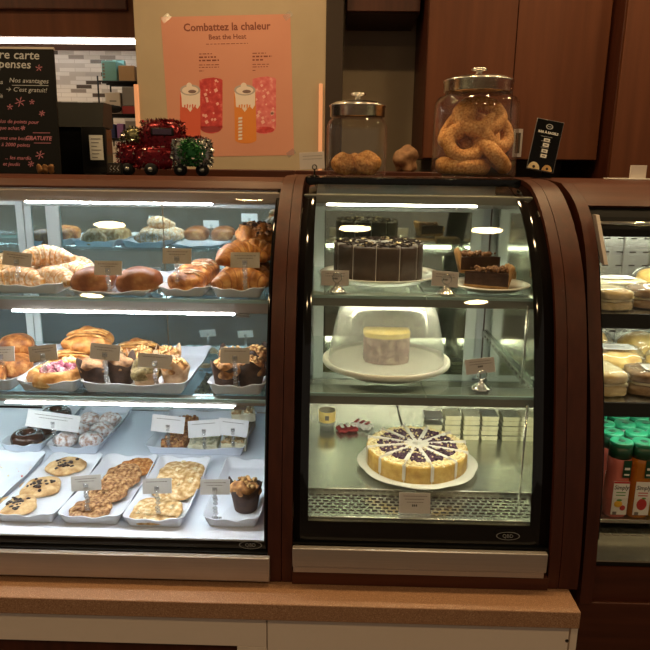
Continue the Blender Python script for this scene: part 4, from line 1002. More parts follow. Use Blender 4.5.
# portion packs, cup and wrappers at the back of the cake case
def pack():
    b = MB(); b.prism([(-.0215, 0), (.0215, 0), (.0235, .0135), (-.0235, .0135)], -.03, .03, 'cheesep', 'y'); b.box((-.0245, -.032, .0137), (.0245, .032, .0148), 'film', .0004, 1)
    me = b.bm; es = [e for e in me.edges]; o = b.obj('portion_pack'); o['category'] = 'snack pack'; return o
g = 'portion packs stacked at the back of the cake case'; cols = [433, 455, 472.5, 490.5, 508, 525]; n_in = [3, 5, 5, 5, 5, 5]
names = ['first', 'second', 'third', 'fourth', 'fifth', 'sixth']; lev = ['bottom', 'second lowest', 'middle', 'second highest', 'top']
pk0 = None
for i, (px, n) in enumerate(zip(cols, n_in)):
    x = .262+.0585*i*.92 - .001
    for k in range(n):
        if pk0 is None: pk0 = pack(); o = pk0
        else: o = pk0.copy(); C.objects.link(o)
        x = pos(432.5+18.6*i, 1.82, .80).x
        if i == 5: x = .4505
        o.location = (x, 1.825+.003*(k % 2), SDC+.0151*k); o.rotation_euler = (0, 0, .04*((i+k) % 3-1)*.6)
        lv = (['bottom', 'middle', 'top'] if n == 3 else lev)[k]
        tag(o, 'cream portion pack, %s of the %s stack from the left behind the cheesecake' % (lv, names[i]), None, g)
b = MB(); b.box((-.03, -.033, 0), (.03, .033, .02), 'film', .005); b.box((-.026, -.030, .0202), (.026, .030, .021), 'gbox', .0005); o = b.obj('labelled_tub'); o.location = (pos(432.5, 1.82, .8).x, 1.825, SDC+.0151*3+.0005); tag(o, 'clear tub with grey label on the leftmost stack of portion packs', 'tub')
p = pos(327, 1.86, SDC); t = thing('jar_cup', 'clear cup with cream yellow label at the left behind the cheesecake', 'cup', p)
b = MB(); b.lathe([(0, 0), (.021, 0), (.024, .03), (.025, .062), (.0235, .062), (.022, .03), (.019, .003), (0, .003)], 'acry', seg=28); b.obj('cup_body', t)
b = MB(); b.lathe([(.0246, .026), (.0256, .06), (.0260, .06), (.0250, .026)], 'cust', seg=28); b.box((-.006, -.0275, .036), (.006, -.0262, .05), 'ink2'); b.obj('label', t)
def wrapper(seed, ma, mb_):
    b = MB(); r = random.Random(seed); n = 9; vs = []
    for i in range(n):
        for j in range(6): vs.append((-.03+.06*i/(n-1), -.018+.036*j/5, .012+.010*noise.noise(Vector((i*.6+seed, j*.7, seed)))))
    vs2 = [(x, y, max(.0, z-.007)) for x, y, z in vs]; k = len(vs)
    f1 = [(i*6+j, (i+1)*6+j, (i+1)*6+j+1, i*6+j+1) for i in range(n-1) for j in range(5)]
    b.add(vs+vs2, f1+[tuple(q+k for q in reversed(f)) for f in f1], ma)
    edge = [i*6 for i in range(n)]+[(n-1)*6+j for j in range(1, 6)]+[i*6+5 for i in range(n-2, -1, -1)]+[j for j in range(4, 0, -1)]
    vs3 = vs+vs2; b.add(vs3, [(edge[i], edge[(i+1) % len(edge)], edge[(i+1) % len(edge)]+k, edge[i]+k) for i in range(len(edge))], ma)
    for i in range(3): b.box((-.022+.018*i, -.014, .019), (-.012+.018*i, .012, .0215), mb_, .001)
    return b
for i, (px, d, a, m1, m2, l) in enumerate([(347, 1.84, .3, 'redb', 'paper', 'red and white crumpled wrapper beside the yellow labelled cup'), (362, 1.87, -.5, 'paper', 'redb', 'white and red crumpled wrapper nearer the portion packs')]):
    o = wrapper(3+i, m1, m2).obj('snack_wrapper'); o.location = pos(px, d, SDC); o.rotation_euler = (0, 0, a); tag(o, l, 'wrapper', 'wrappers behind the cheesecake')

# ------------------------------------------------------------ on top of the cases
ZT = 1.5283
def jar(px, d, r, hg, label, grp='glass cookie jars', lidk=.90):
    p = pos(px, d, ZT); t = thing('glass_jar', label, 'jar', p, grp)
    out = [(0, .0), (r*.90, .0), (r*.97, .005), (r, .018), (r, hg*.80), (r*.985, hg*.87), (r*.93, hg*.94), (r*(lidk-.03), hg*.975), (r*(lidk-.06), hg)]
    inn = [(q-.004 if q > .01 else 0, z+(.008 if z < .02 else 0) if z < hg*.9 else z) for q, z in reversed(out)]
    b = MB(); b.lathe(out+[(r*(lidk-.10), hg)]+inn[1:], 'jar', seg=64); b.obj('jar_body', t)
    lr = r*lidk; z = hg+.001
    b = MB(); b.lathe([(0, z), (lr*.97, z), (lr, z+.002), (lr, z+.026), (lr*1.03, z+.028), (lr*1.03, z+.031), (lr*.97, z+.034), (lr*.80, z+.040), (lr*.3, z+.045), (0, z+.046)], 'lid', seg=64); l = b.obj('lid', t)
    k = MB(); k.lathe([(0, z+.0465), (.009, z+.0465), (.008, z+.054), (.010, z+.056), (.021, z+.058), (.022, z+.062), (.017, z+.065), (0, z+.066)], 'lid', seg=32); k.obj('knob', l)
    return p
d1 = 1.905
pj = jar(472.5, d1, .117, .230, 'large glass jar filled with big sesame bagels, steel lid on', lidk=.80)
pj2 = jar(356, 1.885, .084, .160, 'small glass jar with a few cookies at the bottom, steel lid on')
def bagel_ring():
    b = MB(); n = 40
    b.tube([(.055*cos(2*pi*i/n), .050*sin(2*pi*i/n), 0) for i in range(n)], .0230, 'bagel', 16, closed=True)
    for v in b.bm.verts: v.co += v.co.normalized()*.003*noise.noise(v.co*40)
    o = b.obj('bagel'); o['category'] = 'bagel'; return o
bg = None
for (x, y, z, rx, ry, rz, s, l) in [
    (-.030, .0, .034, 0, .03, .2, 1.0, 'sesame bagel lying flat at the bottom left of the large jar'),
    (.046, -.018, .070, .15, .78, .1, .90, 'sesame bagel slanting down to the right at the jar bottom'),
    (-.036, -.036, .098, 1.15, -.25, .25, .82, 'sesame bagel on the left with its hole facing out, above the flat one'),
    (.054, -.026, .124, 1.25, .25, .55, .78, 'sesame bagel standing upright at the right wall of the large jar'),
    (-.052, .020, .146, .25, -.95, -.1, .92, 'sesame bagel leaning up the left wall near the jar shoulder'),
    (.006, -.012, .168, .84, -.08, .05, .97, 'sesame bagel topmost in front, widest ring at the shoulder'),
    (.026, .050, .120, 1.15, .2, .4, .95, 'sesame bagel standing behind the others in the large jar')]:
    if bg is None: bg = bagel_ring(); o = bg
    else: o = bg.copy(); C.objects.link(o)
    o.location = pj+Vector((x, y, z)); o.rotation_euler = (rx, ry, rz); o.scale = (s, s, s); tag(o, l, None, 'bagels in the large jar')
    mb_ = Matrix.Translation(o.location-pj) @ o.rotation_euler.to_matrix().to_4x4() @ Matrix.Diagonal((s, s, s, 1))
    pv = [mb_ @ v.co for v in o.data.vertices]
    for _ in range(60):                     # keep the bagel inside the glass and on its floor
        w_ = max(pv, key=lambda q: q.x*q.x+q.y*q.y); r_ = sqrt(w_.x*w_.x+w_.y*w_.y); dz = max(0, .0095-min(q.z for q in pv))
        if r_ < .1105 and dz == 0: break
        k_ = max(0, r_-.110)/r_*.6; d_ = Vector((-w_.x*k_, -w_.y*k_, dz)); o.location += d_; pv = [q+d_ for q in pv]
ck = None
for (x, y, z, s, l) in [(-.036, -.012, .0375, .92, 'round cookie at the left in the small jar'), (.030, -.020, .0405, 1.0, 'round cookie at the right in the small jar'), (-.002, .042, .0375, .9, 'round cookie half hidden behind the two front ones in the small jar')]:
    if ck is None:
        b = MB(); b.blob((0, 0, 0), (.037, .030, .033), 'bagel', 4, .004, 45, 3); b.blob((.006, -.024, .006), (.008, .004, .006), 'bun', 2); o = ck = b.obj('round_cookie'); o['category'] = 'cookie'
    else: o = ck.copy(); C.objects.link(o)
    o.location = pj2+Vector((x, y, z)); o.scale = (s, s, s); o.rotation_euler = (0, 0, x*5); tag(o, l, None, 'cookies in the small jar')
# brown bag
b = MB(); b.blob((0, 0, .05), (.060, .045, .062), 'bag', 4, .018, 22, 5, flat=-.05); o = b.obj('paper_bag'); o.location = (at(406, 160, 2.6).x, 2.6, 1.544); o.scale = (.78, .8, .82); tag(o, 'crumpled brown paper bag behind the gap between the two jars', 'bag')
b = MB(); b.box((-.2, 2.5, 1.50), (.378, 2.9, 1.5435), 'wood', .003); b.box((-.15, 2.55, 0), (.36, 2.88, 1.499), 'wood'); o = b.obj('recess_counter'); tag(o, 'dark wooden counter in the recess behind the small jar', 'counter')
# small price card with ring holder left of the small jar
p = pos(314.5, 1.82, ZT+.0); t = thing('card_holder', 'white price card on a black ring holder beside the small jar', 'price tag', p)
b = MB(); b.lathe([(0, 0), (.014, 0), (.014, .003), (.003, .005), (.002, .02), (0, .02)], 'black', seg=20); n = 20; b.tube([(.006*cos(2*pi*i/n), -.004, .026+.006*sin(2*pi*i/n)) for i in range(n)], .0014, 'black', 8, closed=True); b.obj('ring_stand', t)
b = MB(); c = at(312, 160, 1.825)-p; m = Matrix.Translation(c) @ Matrix.Rotation(-.06, 4, 'Y') @ Matrix.Rotation(pi/2-.1, 4, 'X'); b.box((-.034, -.024, -.001), (.034, .021, 0), 'tagp', .0004, 1, mat=m)
for k in range(2):
    x = -.024
    while x < .024: b.box((x, .010-.008*k, .0001), (x+.003, .0115-.008*k, .0003), 'ink2', mat=m); x += .0048
b.obj('card', t)
# bagel bar sign
c = at(545.5, 145.5, 1.90); t = thing('table_sign', 'tilted black bagel bar sign on a stand right of the large jar', 'sign', (c.x+.004, 1.91, 1.532))
off = t.location; m = Matrix.Translation(c-off) @ Matrix.Rotation(.17, 4, 'Y') @ Matrix.Rotation(pi/2-.12, 4, 'X') ; w, h = .074, .138
b = MB(); b.box((-w/2, -h/2, -.002), (w/2, h/2, 0), 'black', .0006, 1, mat=m); b.box((-w/2-.0015, -h/2-.0015, -.0035), (w/2+.0015, h/2+.0015, -.0022), 'gbox', mat=m)
n = 24; vs = []; fs = []
for i in range(n):
    a = 2*pi*i/n
    for r in (1, .72): vs.append((.010*r*cos(a), h*.375+.0072*r*sin(a), .0002))
for i in range(n): fs.append((2*i, 2*i+1, (2*i+3) % (2*n), (2*i+2) % (2*n)))
b.add(vs, fs, 'chalk', mat=m); b.box((-.005, h*.37, .0001), (.005, h*.382, .0003), 'chalk', mat=m)
b.text('BAR À BAGELS', m @ Matrix.Translation((0, h*.235, .0001)), .0088, 'lblw', 'CENTER', bold=.0003)
for k, y in enumerate((.10, .005, -.115, -.215)):
    b.box((-.008, h*y-.004, .0001), (.009, h*y+.0055, .0003), 'lblw', mat=m); b.box((-.004, h*y-.001, .0003), (.005, h*y+.0025, .0004), 'ink2', mat=m)
    b.box((-.018+.003*k, h*y+.0095, .0001), (.014-.002*k, h*y+.0105, .0003), 'chalk', mat=m)
for x, r, mm in ((-.020, .0165, 'crumbw'), (.018, .0145, 'crumb')):
    vs = [(x, -h/2+.001, .0003)]+[(x+r*cos(pi*i/16), -h/2+.001+r*1.15*sin(pi*i/16), .0003) for i in range(17)]; b.add(vs, [(0, i, i+1) for i in range(1, 17)], mm, mat=m)
    b.lathe([(0, .0004), (r*.25, .0004)], 'hole', seg=14, mat=m @ Matrix.Translation((x, -h/2+.007, .0001)))
b.obj('sign_panel', t)
b = MB(); b.tube([(0, .008, .003), (0, .008, .05)], .0018, 'black', 8); b.box((-.03, -.012, 0), (.02, .022, .003), 'black', .001); b.obj('stand', t)
b = MB(); p = at(640, 180, 1.79); b.box((-.06, -.03, 0), (.06, .03, .0035), 'lblw', .001); b.box((.0, -.006, .0035), (.045, .0, .04), 'tagp', .0005); o = b.obj('card_stand'); o.location = (p.x+.03, 1.93, 1.5315); tag(o, 'small white card stand on the drinks fridge at the right photo edge', 'sign')

# ------------------------------------------------------------ poster
YP = 2.9985
A = at(163, 17, YP); B_ = at(291, 14, YP); D = at(168, 157.5, YP); E_ = at(293.5, 155, YP)
PW = (B_.x-A.x+E_.x-D.x)/2; PH = (A.z-D.z+B_.z-E_.z)/2; pcn = (A+B_+D+E_)/4
proll = math.atan2(B_.z-A.z, B_.x-A.x)
t = thing('poster', 'peach drinks poster with two cans and two glasses taped to the beige wall', 'poster', (pcn.x, 2.9990, pcn.z)); off = t.location
PM = Matrix.Translation((0, 0, 0)) @ Matrix.Rotation(-proll, 4, 'Y') @ Matrix.Rotation(pi/2, 4, 'X')
def pu(px, py):                                  # poster coordinates of a photo pixel
    q = at(px, py, YP); dx = q.x-pcn.x; dz = q.z-pcn.z; c, s = cos(-proll), sin(-proll); return (dx*c-dz*s, dx*s+dz*c)
b = MB(); b.box((-PW/2, -PH/2, -.0012), (PW/2, PH/2, 0), 'peach', mat=PM); b.obj('sheet', t)
def ptext(s, px, py, size, m='brown_ink', bold=0., al='LEFT'):
    u, v = pu(px, py); b = MB(); b.text(s, PM @ Matrix.Translation((u, v, .0002)), size, m, al, .0002, bold); return b
ptext('Combattez la chaleur', 183.5, 31.2, .0432, 'brown_ink', .0009).obj('headline', t)
ptext('Beat the Heat', 208.5, 39.5, .0290, 'brown_ink', .0004).obj('subtitle', t)
b = MB()
def bars(b, x0, x1, y, h=.0042, seed=0):
    u0, v = pu(x0, y); u1, _ = pu(x1, y); r = random.Random(int(x0*9+y*7+seed)); x = u0
    while x < u1:
        l = r.uniform(.006, .02); b.box((x, v-h/2, .0001), (min(x+l, u1), v+h/2, .0004), 'brown_ink', mat=PM); x += l+.005
bars(b, 206, 248, 44.2, .0025)
b.obj('small_print', t); b = MB()
for y, x1, h in ((54, 212, .0035), (57.3, 216, .006), (60.6, 219, .006), (65, 220, .003), (67.5, 219, .003), (71, 204, .003)): bars(b, 199, x1, y, h)
b.obj('small_print', t); b = MB()
for y, x1, h in ((53.3, 266, .0035), (56.6, 272, .006), (60, 263, .006), (64.5, 269, .003), (67, 268, .003), (70.5, 256, .003)): bars(b, 252.5, x1, y, h)
b.obj('small_print', t)
def poly(b, pts, m, z=.0003):
    vs = [(*pu(*p), z) for p in pts]; b.add(vs, [tuple(range(len(vs)))], m, mat=PM)
def ell(cx, cy, rx, ry, a0=0, a1=360, n=20): return [(cx+rx*cos(radians(a0+(a1-a0)*i/n)), cy+ry*sin(radians(a0+(a1-a0)*i/n))) for i in range(n+1)]
def glass_print(x0, x1, yt, yb, m, seed):
    b = MB(); r = random.Random(seed); c = (x0+x1)/2; w = (x1-x0)/2
    poly(b, [(x0, yt), (x0+w*.5, yt-1.6), (c+w*.2, yt-2.6), (x1-2, yt-1.2), (x1, yt)]+[(x1, yb-6)]+ell(c, yb-7, w, 7, 0, 180)+[(x0, yb-6)], m)
    for i in range(16):
        x = r.uniform(x0+2, x1-4); y = r.uniform(yt, yb-12); s = r.uniform(1.2, 3); poly(b, [(x, y), (x+s, y-s*.5), (x+s*1.5, y+s*.5), (x+s*.5, y+s*1.1)], 'pice', .0005)
    poly(b, ell(c, yb-4.2, w*.85, 3.2, 0, 360), 'redb' if m == 'pred' else 'pred', .0006)
    b.obj('printed_glass', t)
glass_print(199.5, 222.5, 80, 133.5, 'pred', 1); glass_print(252.5, 276, 79, 134, 'ppink', 2)
def can_print(x0, x1, yt, yb, m, lean=0):
    b = MB(); c = (x0+x1)/2; w = (x1-x0)/2
    poly(b, [(x0, yt+8), (x1, yt+6), (x1+lean, yb-4)]+ell(c+lean, yb-4, w, 4, 0, 180)+[(x0+lean, yb-4)], m, .0007)
    poly(b, [(x0+.5, yt+9), (x1-.3, yt+7), (x1-.5, yt+22), (x1-3, yt+26), (x1-6, yt+23), (c, yt+29), (c-3, yt+25), (x0+2, yt+24), (x0+1.5, yt+15)], 'pwhite', .0009)
    poly(b, ell(c, yt+7, w, 5.6), 'pgrey', .0011); poly(b, ell(c, yt+7.3, w*.8, 4.1), 'pwhite', .0013); poly(b, ell(c+2, yt+8.6, w*.4, 1.8), 'pshade', .0015); poly(b, ell(c-1, yt+3, w*.28, 3.4), 'pwhite', .0017)
    for k in range(5): poly(b, [(c-6+2.6*k, yt+22-k%2), (c-4.6+2.6*k, yt+21.5), (c-5+2.6*k, yt+26-k % 3), (c-6+2.6*k, yt+25.5)], m, .0016)
    b.obj('printed_can', t)
can_print(180, 200.5, 83, 139, 'pcanr'); can_print(234, 255.5, 83, 143.5, 'pcano', 1)
b = MB()
for k in range(7): poly(b, [(238.2, 140-3.4*k), (242.2, 139.6-3.4*k), (242.4, 137.4-3.4*k), (238.5, 137.8-3.4*k)], 'pwhite', .0019)
b.obj('can_lettering', t)
for (x, y) in ((166, 18), (288, 15.5), (170, 155.5), (291, 153)):
    uu, vv = pu(x, y); b = MB(); b.box((uu-.02, vv-.012, .0003), (uu+.02, vv+.012, .0006), 'film', mat=PM @ Matrix.Translation((uu, vv, 0)) @ Matrix.Rotation(.6, 4, 'Z') @ Matrix.Translation((-uu, -vv, 0))); b.obj('tape', t)

# ------------------------------------------------------------ chalk menu board
YB = 1.86; zb = 1.5262
TR = at(53, 48, YB+.11); BR = at(60.5, 171, YB)
t = thing('menu_board', 'black chalk menu board leaning at the left edge on the pastry case', 'sign', (BR.x-.2, YB, zb)); off = t.location
hB = TR.z-zb; lean = math.atan2(.11, hB); Lb = sqrt(hB*hB+.0121)
bm_ = Matrix.Translation((BR.x-off.x, 0, 0)) @ Matrix.Rotation(pi/2-lean, 4, 'X')
W = .56; skew = (TR.x-BR.x)
b = MB(); b.add([(-W, 0, -.008), (0, 0, -.008), (skew, Lb, -.008), (-W+skew, Lb, -.008), (-W, 0, 0), (0, 0, 0), (skew, Lb, 0), (-W+skew, Lb, 0)], [(0, 1, 2, 3), (4, 5, 6, 7), (0, 1, 5, 4), (1, 2, 6, 5), (2, 3, 7, 6), (3, 0, 4, 7)], 'board', mat=bm_)
b.obj('board', t)
b = MB(); b.box((-W, Lb-.004, -.009), (skew+.002, Lb+.002, .001), 'alu', mat=bm_); b.obj('top_edge', t)
iv = (Matrix.Translation(off) @ bm_).inverted()
def bu(px, py):                                   # board coordinates of a photo pixel
    o = iv @ Vector((0, 0, CZ)); v = iv.to_3x3() @ ray(px, py); k = -o.z/v.z; q = o+v*k; return q.x, q.y
def chalk(s, px, py, size, m='chalk', al='RIGHT', name='chalk_writing', bold=.0, shear=0., rot=-.02):
    u, v = bu(px, py); b = MB(); b.text(s, bm_ @ Matrix.Translation((u, v, .0003)) @ Matrix.Rotation(rot, 4, 'Z'), size, m, al, .0002, bold, shear); return b.obj(name, t)
chalk('Votre carte', 39.5, 59.5, .0365, bold=.0003); chalk('Récompenses', 31, 68.5, .0345, bold=.0003)
chalk('Nos avantages', 48.5, 83.5, .0195, shear=.1); chalk('→ C\'est gratuit!', 47, 92.5, .0185, shear=.1)
chalk('2 étoiles', 3, 84, .018); chalk('1 café', 3, 98, .018)
chalk('... plus de points pour', 38.5, 124, .0150, 'chalkp', shear=.15); chalk('chaque achat.', 20, 130, .0150, 'chalkp', shear=.15)
chalk('... recevez une boisson', 33.5, 140.5, .0145, 'chalkp', shear=.15); chalk('GRATUITE', 51.5, 140.5, .0160, 'chalkp', bold=.0003, shear=.1); chalk('à 2000 points', 30, 147, .0150, 'chalkp', shear=.15)
chalk('... les mardis', 31, 160, .0150, 'chalkp', shear=.15); chalk('et jeudis', 20, 166, .0145, 'chalkp', shear=.15)
b = MB()
for (x0, x1, y) in ((12, 48.5, 85.3), (33, 50, 132.8), (34, 51, 143)):
    u0, v0 = bu(x0, y); u1, v1 = bu(x1, y); b.box((u0, v0-.0008, .0002), (u1, v0+.0008, .0005), 'chalk' if y < 100 else 'chalkp', mat=bm_)
b.obj('chalk_underlines', t)
b = MB()
for (x, y, s, n) in ((39, 68, .010, 5), (20, 102, .015, 6), (32, 102, .008, 5), (10, 107, .009, 5), (42, 113.5, .009, 6), (23, 128, .007, 6), (40, 155, .013, 6), (31, 164, .009, 6)):
    u, v = bu(x, y)
    for k in range(n):
        mm = bm_ @ Matrix.Translation((u, v, .0003)) @ Matrix.Rotation(2*pi*k/n+.3, 4, 'Z'); b.box((.001, -.0008, 0), (s, .0008, .0003), 'chalkp', mat=mm); b.box((s*.55, -.0006, 0), (s*.8, .0022, .0003), 'chalkp', mat=mm)
b.obj('chalk_stars', t)
for i, (px, l) in enumerate(((40, 'amber foil sweet packet, left of three at the foot of the menu board'), (45.5, 'amber foil sweet packet, middle of three at the foot of the menu board'), (51, 'amber foil sweet packet, right of three at the foot of the menu board'))):
    b = MB(); b.blob((0, 0, .013), (.010, .006, .013), 'gold', 3, .003, 80, i, flat=-.013); o = b.obj('sweet_packet'); o.location = pos(px, 1.825, 1.5270); tag(o, l, 'packet', 'sweet packets by the menu board')

# ------------------------------------------------------------ till, sign and tinsel truck on the pastry case
c0 = at(57, 166, 2.12); c1 = at(104, 103, 2.12); zc = 1.5230
t = thing('till_terminal', 'black till with grey top behind the menu board', 'till', ((c0.x+c1.x)/2, 2.13, zc)); off = t.location
zA = at(80, 127, 2.10).z; zT2 = at(80, 103, 2.14).z
b = MB(off); b.box((c0.x-.02, 2.10, zc), (c1.x-.004, 2.188, zA-.001), 'black', .004); b.obj('body', t)
b = MB(off); b.prism([(2.095, zA), (2.115, zT2), (2.188, zT2), (2.188, zA)], c0.x-.02, c1.x, 'charcoal'); b.obj('grey_top', t)
p0 = at(80.5, 126, 2.06); p1 = at(107, 163, 2.06)
t = thing('card_terminal', 'black display stand holding a white receipt in front of the till', 'card terminal', ((p0.x+p1.x)/2, 2.06, zc)); off = t.location
m = Matrix.Translation((0, 0, .0)) @ Matrix.Rotation(-.06, 4, 'X'); w = (p1.x-p0.x)/2; h = p0.z-zc
b = MB(); b.box((-w, -.006, .004), (w, .006, h), 'blackmatt', .002, mat=m); b.box((-w*.7, -.03, 0), (w*.7, .022, .004), 'blackmatt', .001); b.obj('stand', t)
q0 = at(89, 135, 2.05); q1 = at(104, 160, 2.05)
b = MB(off); b.box((q0.x, 2.048, q1.z), (q1.x, 2.0495, q0.z), 'lblw', mat=None); 
for k in range(6): b.box((q0.x+.006, 2.0472, q0.z-.012-.011*k), (q1.x-.006-.006*(k % 3), 2.0478, q0.z-.010-.011*k), 'gbox')
b.obj('receipt', t)
p = at(115, 166.5, 1.845); b = MB(); b.box((-.020, -.006, 0), (.020, .006, .032), 'blackmatt', .002); b.box((-.017, -.0066, .004), (.017, -.0062, .028), 'hole')
for x0, s in ((-.013, 0), (-.003, 1), (.007, 2)): b.tube([(x0, -.007, .008), (x0+.006, -.007, .012), (x0, -.007, .017), (x0+.006, -.007, .024)], .0009, 'chalk', 6)
o = b.obj('tiny_sign'); o.location = (p.x, 1.845, 1.527); tag(o, 'tiny dark glittery block sign left of the tinsel truck', 'sign')

def tinsel(b, fn, n, m, size=.006, seed=0, mixs=None):
    r = random.Random(seed)
    for i in range(n):
        p, nn = fn(r); p = Vector(p); nn = Vector(nn).normalized(); d = (nn*.9+Vector((r.uniform(-1, 1), r.uniform(-1, 1), r.uniform(-1, 1)))).normalized()
        s = d.cross(Vector((r.uniform(-1, 1), r.uniform(-1, 1), r.uniform(-1, 1)))).normalized(); L = size*r.uniform(.5, 1.2); w = size*.22
        mm = m if not mixs or r.random() < .8 else mixs
        b.add([p-s*w, p+s*w, p+d*L+s*w*.6, p+d*L-s*w*.6, p+d*L*.5+d.cross(s)*.0006], [(0, 1, 2, 3)], mm)
def boxsurf(x0, x1, y0, y1, z0, z1, rnd=.25):
    def f(r):
        while True:
            u = [r.uniform(-1, 1) for _ in range(3)]; k = r.randrange(3); u[k] = 1 if u[k] > 0 else -1
            if u[2] == -1: continue
            l = sqrt(sum(a*a for a in u)); v = [a*(1-rnd)+a/l*1.25*rnd for a in u]
            return ((x0+x1)/2+v[0]*(x1-x0)/2, (y0+y1)/2+v[1]*(y1-y0)/2, (z0+z1)/2+v[2]*(z1-z0)/2), u
    return f
c = at(169, 176, 1.93); TP = Vector((c.x, 1.925, 1.5245))
t = thing('tinsel_truck', 'red tinsel toy truck with a green wreath on its silver front', 'ornament', TP)
def rbox(b, x0, x1, y0, y1, z0, z1, m): b.blob(((x0+x1)/2, (y0+y1)/2, (z0+z1)/2), ((x1-x0)/2*1.02, (y1-y0)/2*1.02, (z1-z0)/2*1.02), m, 3, power=4)
def tpart(name, x0, x1, y0, y1, z0, z1, m, n, sd, mixs=None, size=.0075):
    b = MB(); rbox(b, x0, x1, y0, y1, z0, z1, m); tinsel(b, boxsurf(x0, x1, y0, y1, z0, z1), n, m, size, sd, mixs); return b.obj(name, t)
t.scale = (1.13, 1.0, 1.08)
tpart('cargo_bed', -.118, -.045, -.045, .045, .020, .082, 'tinr', 1000, 1, 'tinb')
tpart('cab', -.058, .040, -.042, .042, .030, .139, 'tinr', 1500, 2, 'tinb')
tpart('fender', -.070, .036, -.058, -.020, .018, .074, 'tinr', 900, 3, 'tins')
tpart('hood', .035, .100, -.040, .040, .050, .098, 'tinr', 700, 4, 'tinb')
tpart('silver_front', .028, .118, -.066, -.030, .026, .090, 'tins', 1100, 5, 'tinb')
b = MB(); b.box((-.030, -.0475, .102), (.028, -.0415, .122), 'tinb', .003); b.box((-.024, -.0485, .105), (.022, -.0476, .119), 'glassdark'); b.obj('windscreen', t)
def wreath(name, c, R, m, n, sd, tilt, mixs):
    b = MB(); c = Vector(c); rot = Matrix.Rotation(tilt, 3, 'X')
    def f(r):
        a = r.uniform(0, 6.283); k = r.uniform(0, 6.283); rad = R*(.62+.40*cos(k)*.8); p = rot @ Vector((rad*cos(a), rad*sin(a), R*.32*sin(k))); return c+p, rot @ Vector((cos(a)*cos(k), sin(a)*cos(k), sin(k)))
    b.blob(c, (R*.8, R*.3, R*.8), m, 2); tinsel(b, f, n, m, .008, sd, mixs); b.obj(name, t)
wreath('green_wreath', (.076, -.074, .060), .033, 'ting', 900, 7, pi/2, 'tins')
wreath('gold_green_garland', (-.085, -.005, .098), .030, 'ting2', 900, 8, .9, 'tins')
for x, y in ((-.092, -.040), (-.03, -.056), (.043, -.052), (.098, -.052)):
    b = MB(); mm = Matrix.Translation((x, y, .0165)) @ Matrix.Rotation(pi/2, 4, 'X'); b.lathe([(0, -.010), (.015, -.010), (.0163, -.006), (.0163, .006), (.015, .010), (0, .010)], 'blackmatt', seg=24, mat=mm); 
    h = MB(); h.lathe([(0, .0102), (.006, .0102), (.006, .012), (0, .0125)], 'tins', seg=20, mat=mm); w = b.obj('wheel', t); h.obj('hub', w)

# ------------------------------------------------------------ wire rack with boxes by the tiles
YR = 3.35; rx0 = at(99, 100, YR).x; rx1 = -.93
zs = [at(120, y, YR).z for y in (81.5, 114.5, 139, 163)]
t = thing('wire_rack', 'black wire shelf rack against the mosaic tiles', 'shelf', ((rx0+rx1)/2, YR+.1, 1.4755)); off = t.location
for z in zs[:3]:
    b = MB(off)
    for k in range(4): b.tube([(rx0, YR+.06*k, z), (rx1, YR+.06*k, z)], .004, 'blackmatt', 6)
    b.obj('wire_shelf', t)
for x in (rx0, rx1):
    for y in (YR, YR+.18): MB(off).tube([(x, y, 1.4757), (x, y, at(120, 76, YR).z)], .004, 'blackmatt', 6).obj('post', t)
def rbx(name, px0, px1, py0, py1, m, label, cat='box', extra=None, dy=.16, y=YR+.012):
    a = at(px0, py0, y); c = at(px1, py1, y); b = MB(); z = min((q for q in zs+[1.4755]), key=lambda q: abs(q-c.z)); zb_ = z+.0045 if z > 1.48 else z+.0006
    b.box((-(c.x-a.x)/2, 0, 0), ((c.x-a.x)/2, dy, a.z-zb_), m, .003)
    if extra: extra(b, (c.x-a.x)/2, a.z-zb_)
    o = b.obj(name); o.location = ((a.x+c.x)/2, y, zb_); tag(o, label, cat, 'boxes on the wire rack'); return o
rbx('gift_box', 101, 117, 60.5, 81, 'teal', 'teal box with dark printed edge on the top of the wire rack', extra=lambda b, w, h: [b.box((-w+.004, -.001, h*.12+k*h*.16), (-w+.016, -.0004, h*.12+k*h*.16+h*.1), 'gbox') for k in range(5)], dy=.12)
rbx('gift_box', 118, 135, 65.5, 81, 'tan', 'tan cardboard box on the top of the wire rack', dy=.12)
o = rbx('gift_box', 112, 125, 60, 81, 'teal', 'teal box peeking out behind the tan box', dy=.03, y=YR+.15)
rbx('tea_box', 104.5, 121, 92, 114, 'wbox', 'off white box on the middle rack shelf', extra=lambda b, w, h: b.box((-w*.4, -.001, h*.55), (w*.5, -.0003, h*.62), 'gbox'))
rbx('tea_box', 122, 136, 95, 105, 'gbox', 'grey box right of the off white one on the rack', extra=None); 
o = rbx('tea_box', 122, 137, 106, 114, 'redb', 'red box under the grey one on the rack')
bpy.data.objects['tea_box.001'].location.z = o.location.z+max(v.co.z for v in o.data.vertices)+.001
b = MB(); b.blob((0, 0, .018), (.045, .02, .02), 'blackmatt', 3, .004, 30, 2, flat=-.018); o = b.obj('black_pouch'); pp_ = at(113, 110, YR-.02); o.location = (pp_.x, YR-.022, zs[1]+.0045); o.scale = (1, .8, 1); tag(o, 'black pouch lying before the off white box on the rack', 'pouch')
rbx('tea_box', 105.5, 115.5, 124, 138.5, 'blue', 'navy box on the lower rack shelf')
rbx('tea_box', 116.5, 124, 123.5, 138.5, 'purple', 'purple box on the lower rack shelf beside the navy one')
rbx('tea_box', 125, 137, 121, 138.5, 'gbox', 'grey box at the right of the lower rack shelf')
rbx('tea_box', 106, 121, 146, 163, 'wbox', 'off white box at the bottom of the rack', extra=lambda b, w, h: b.box((-w*.8, -.001, h*.5), (w*.7, -.0003, h*.58), 'gbox'))
rbx('tea_box', 122.5, 136, 148, 163, 'tan', 'tan box at the bottom right of the rack')

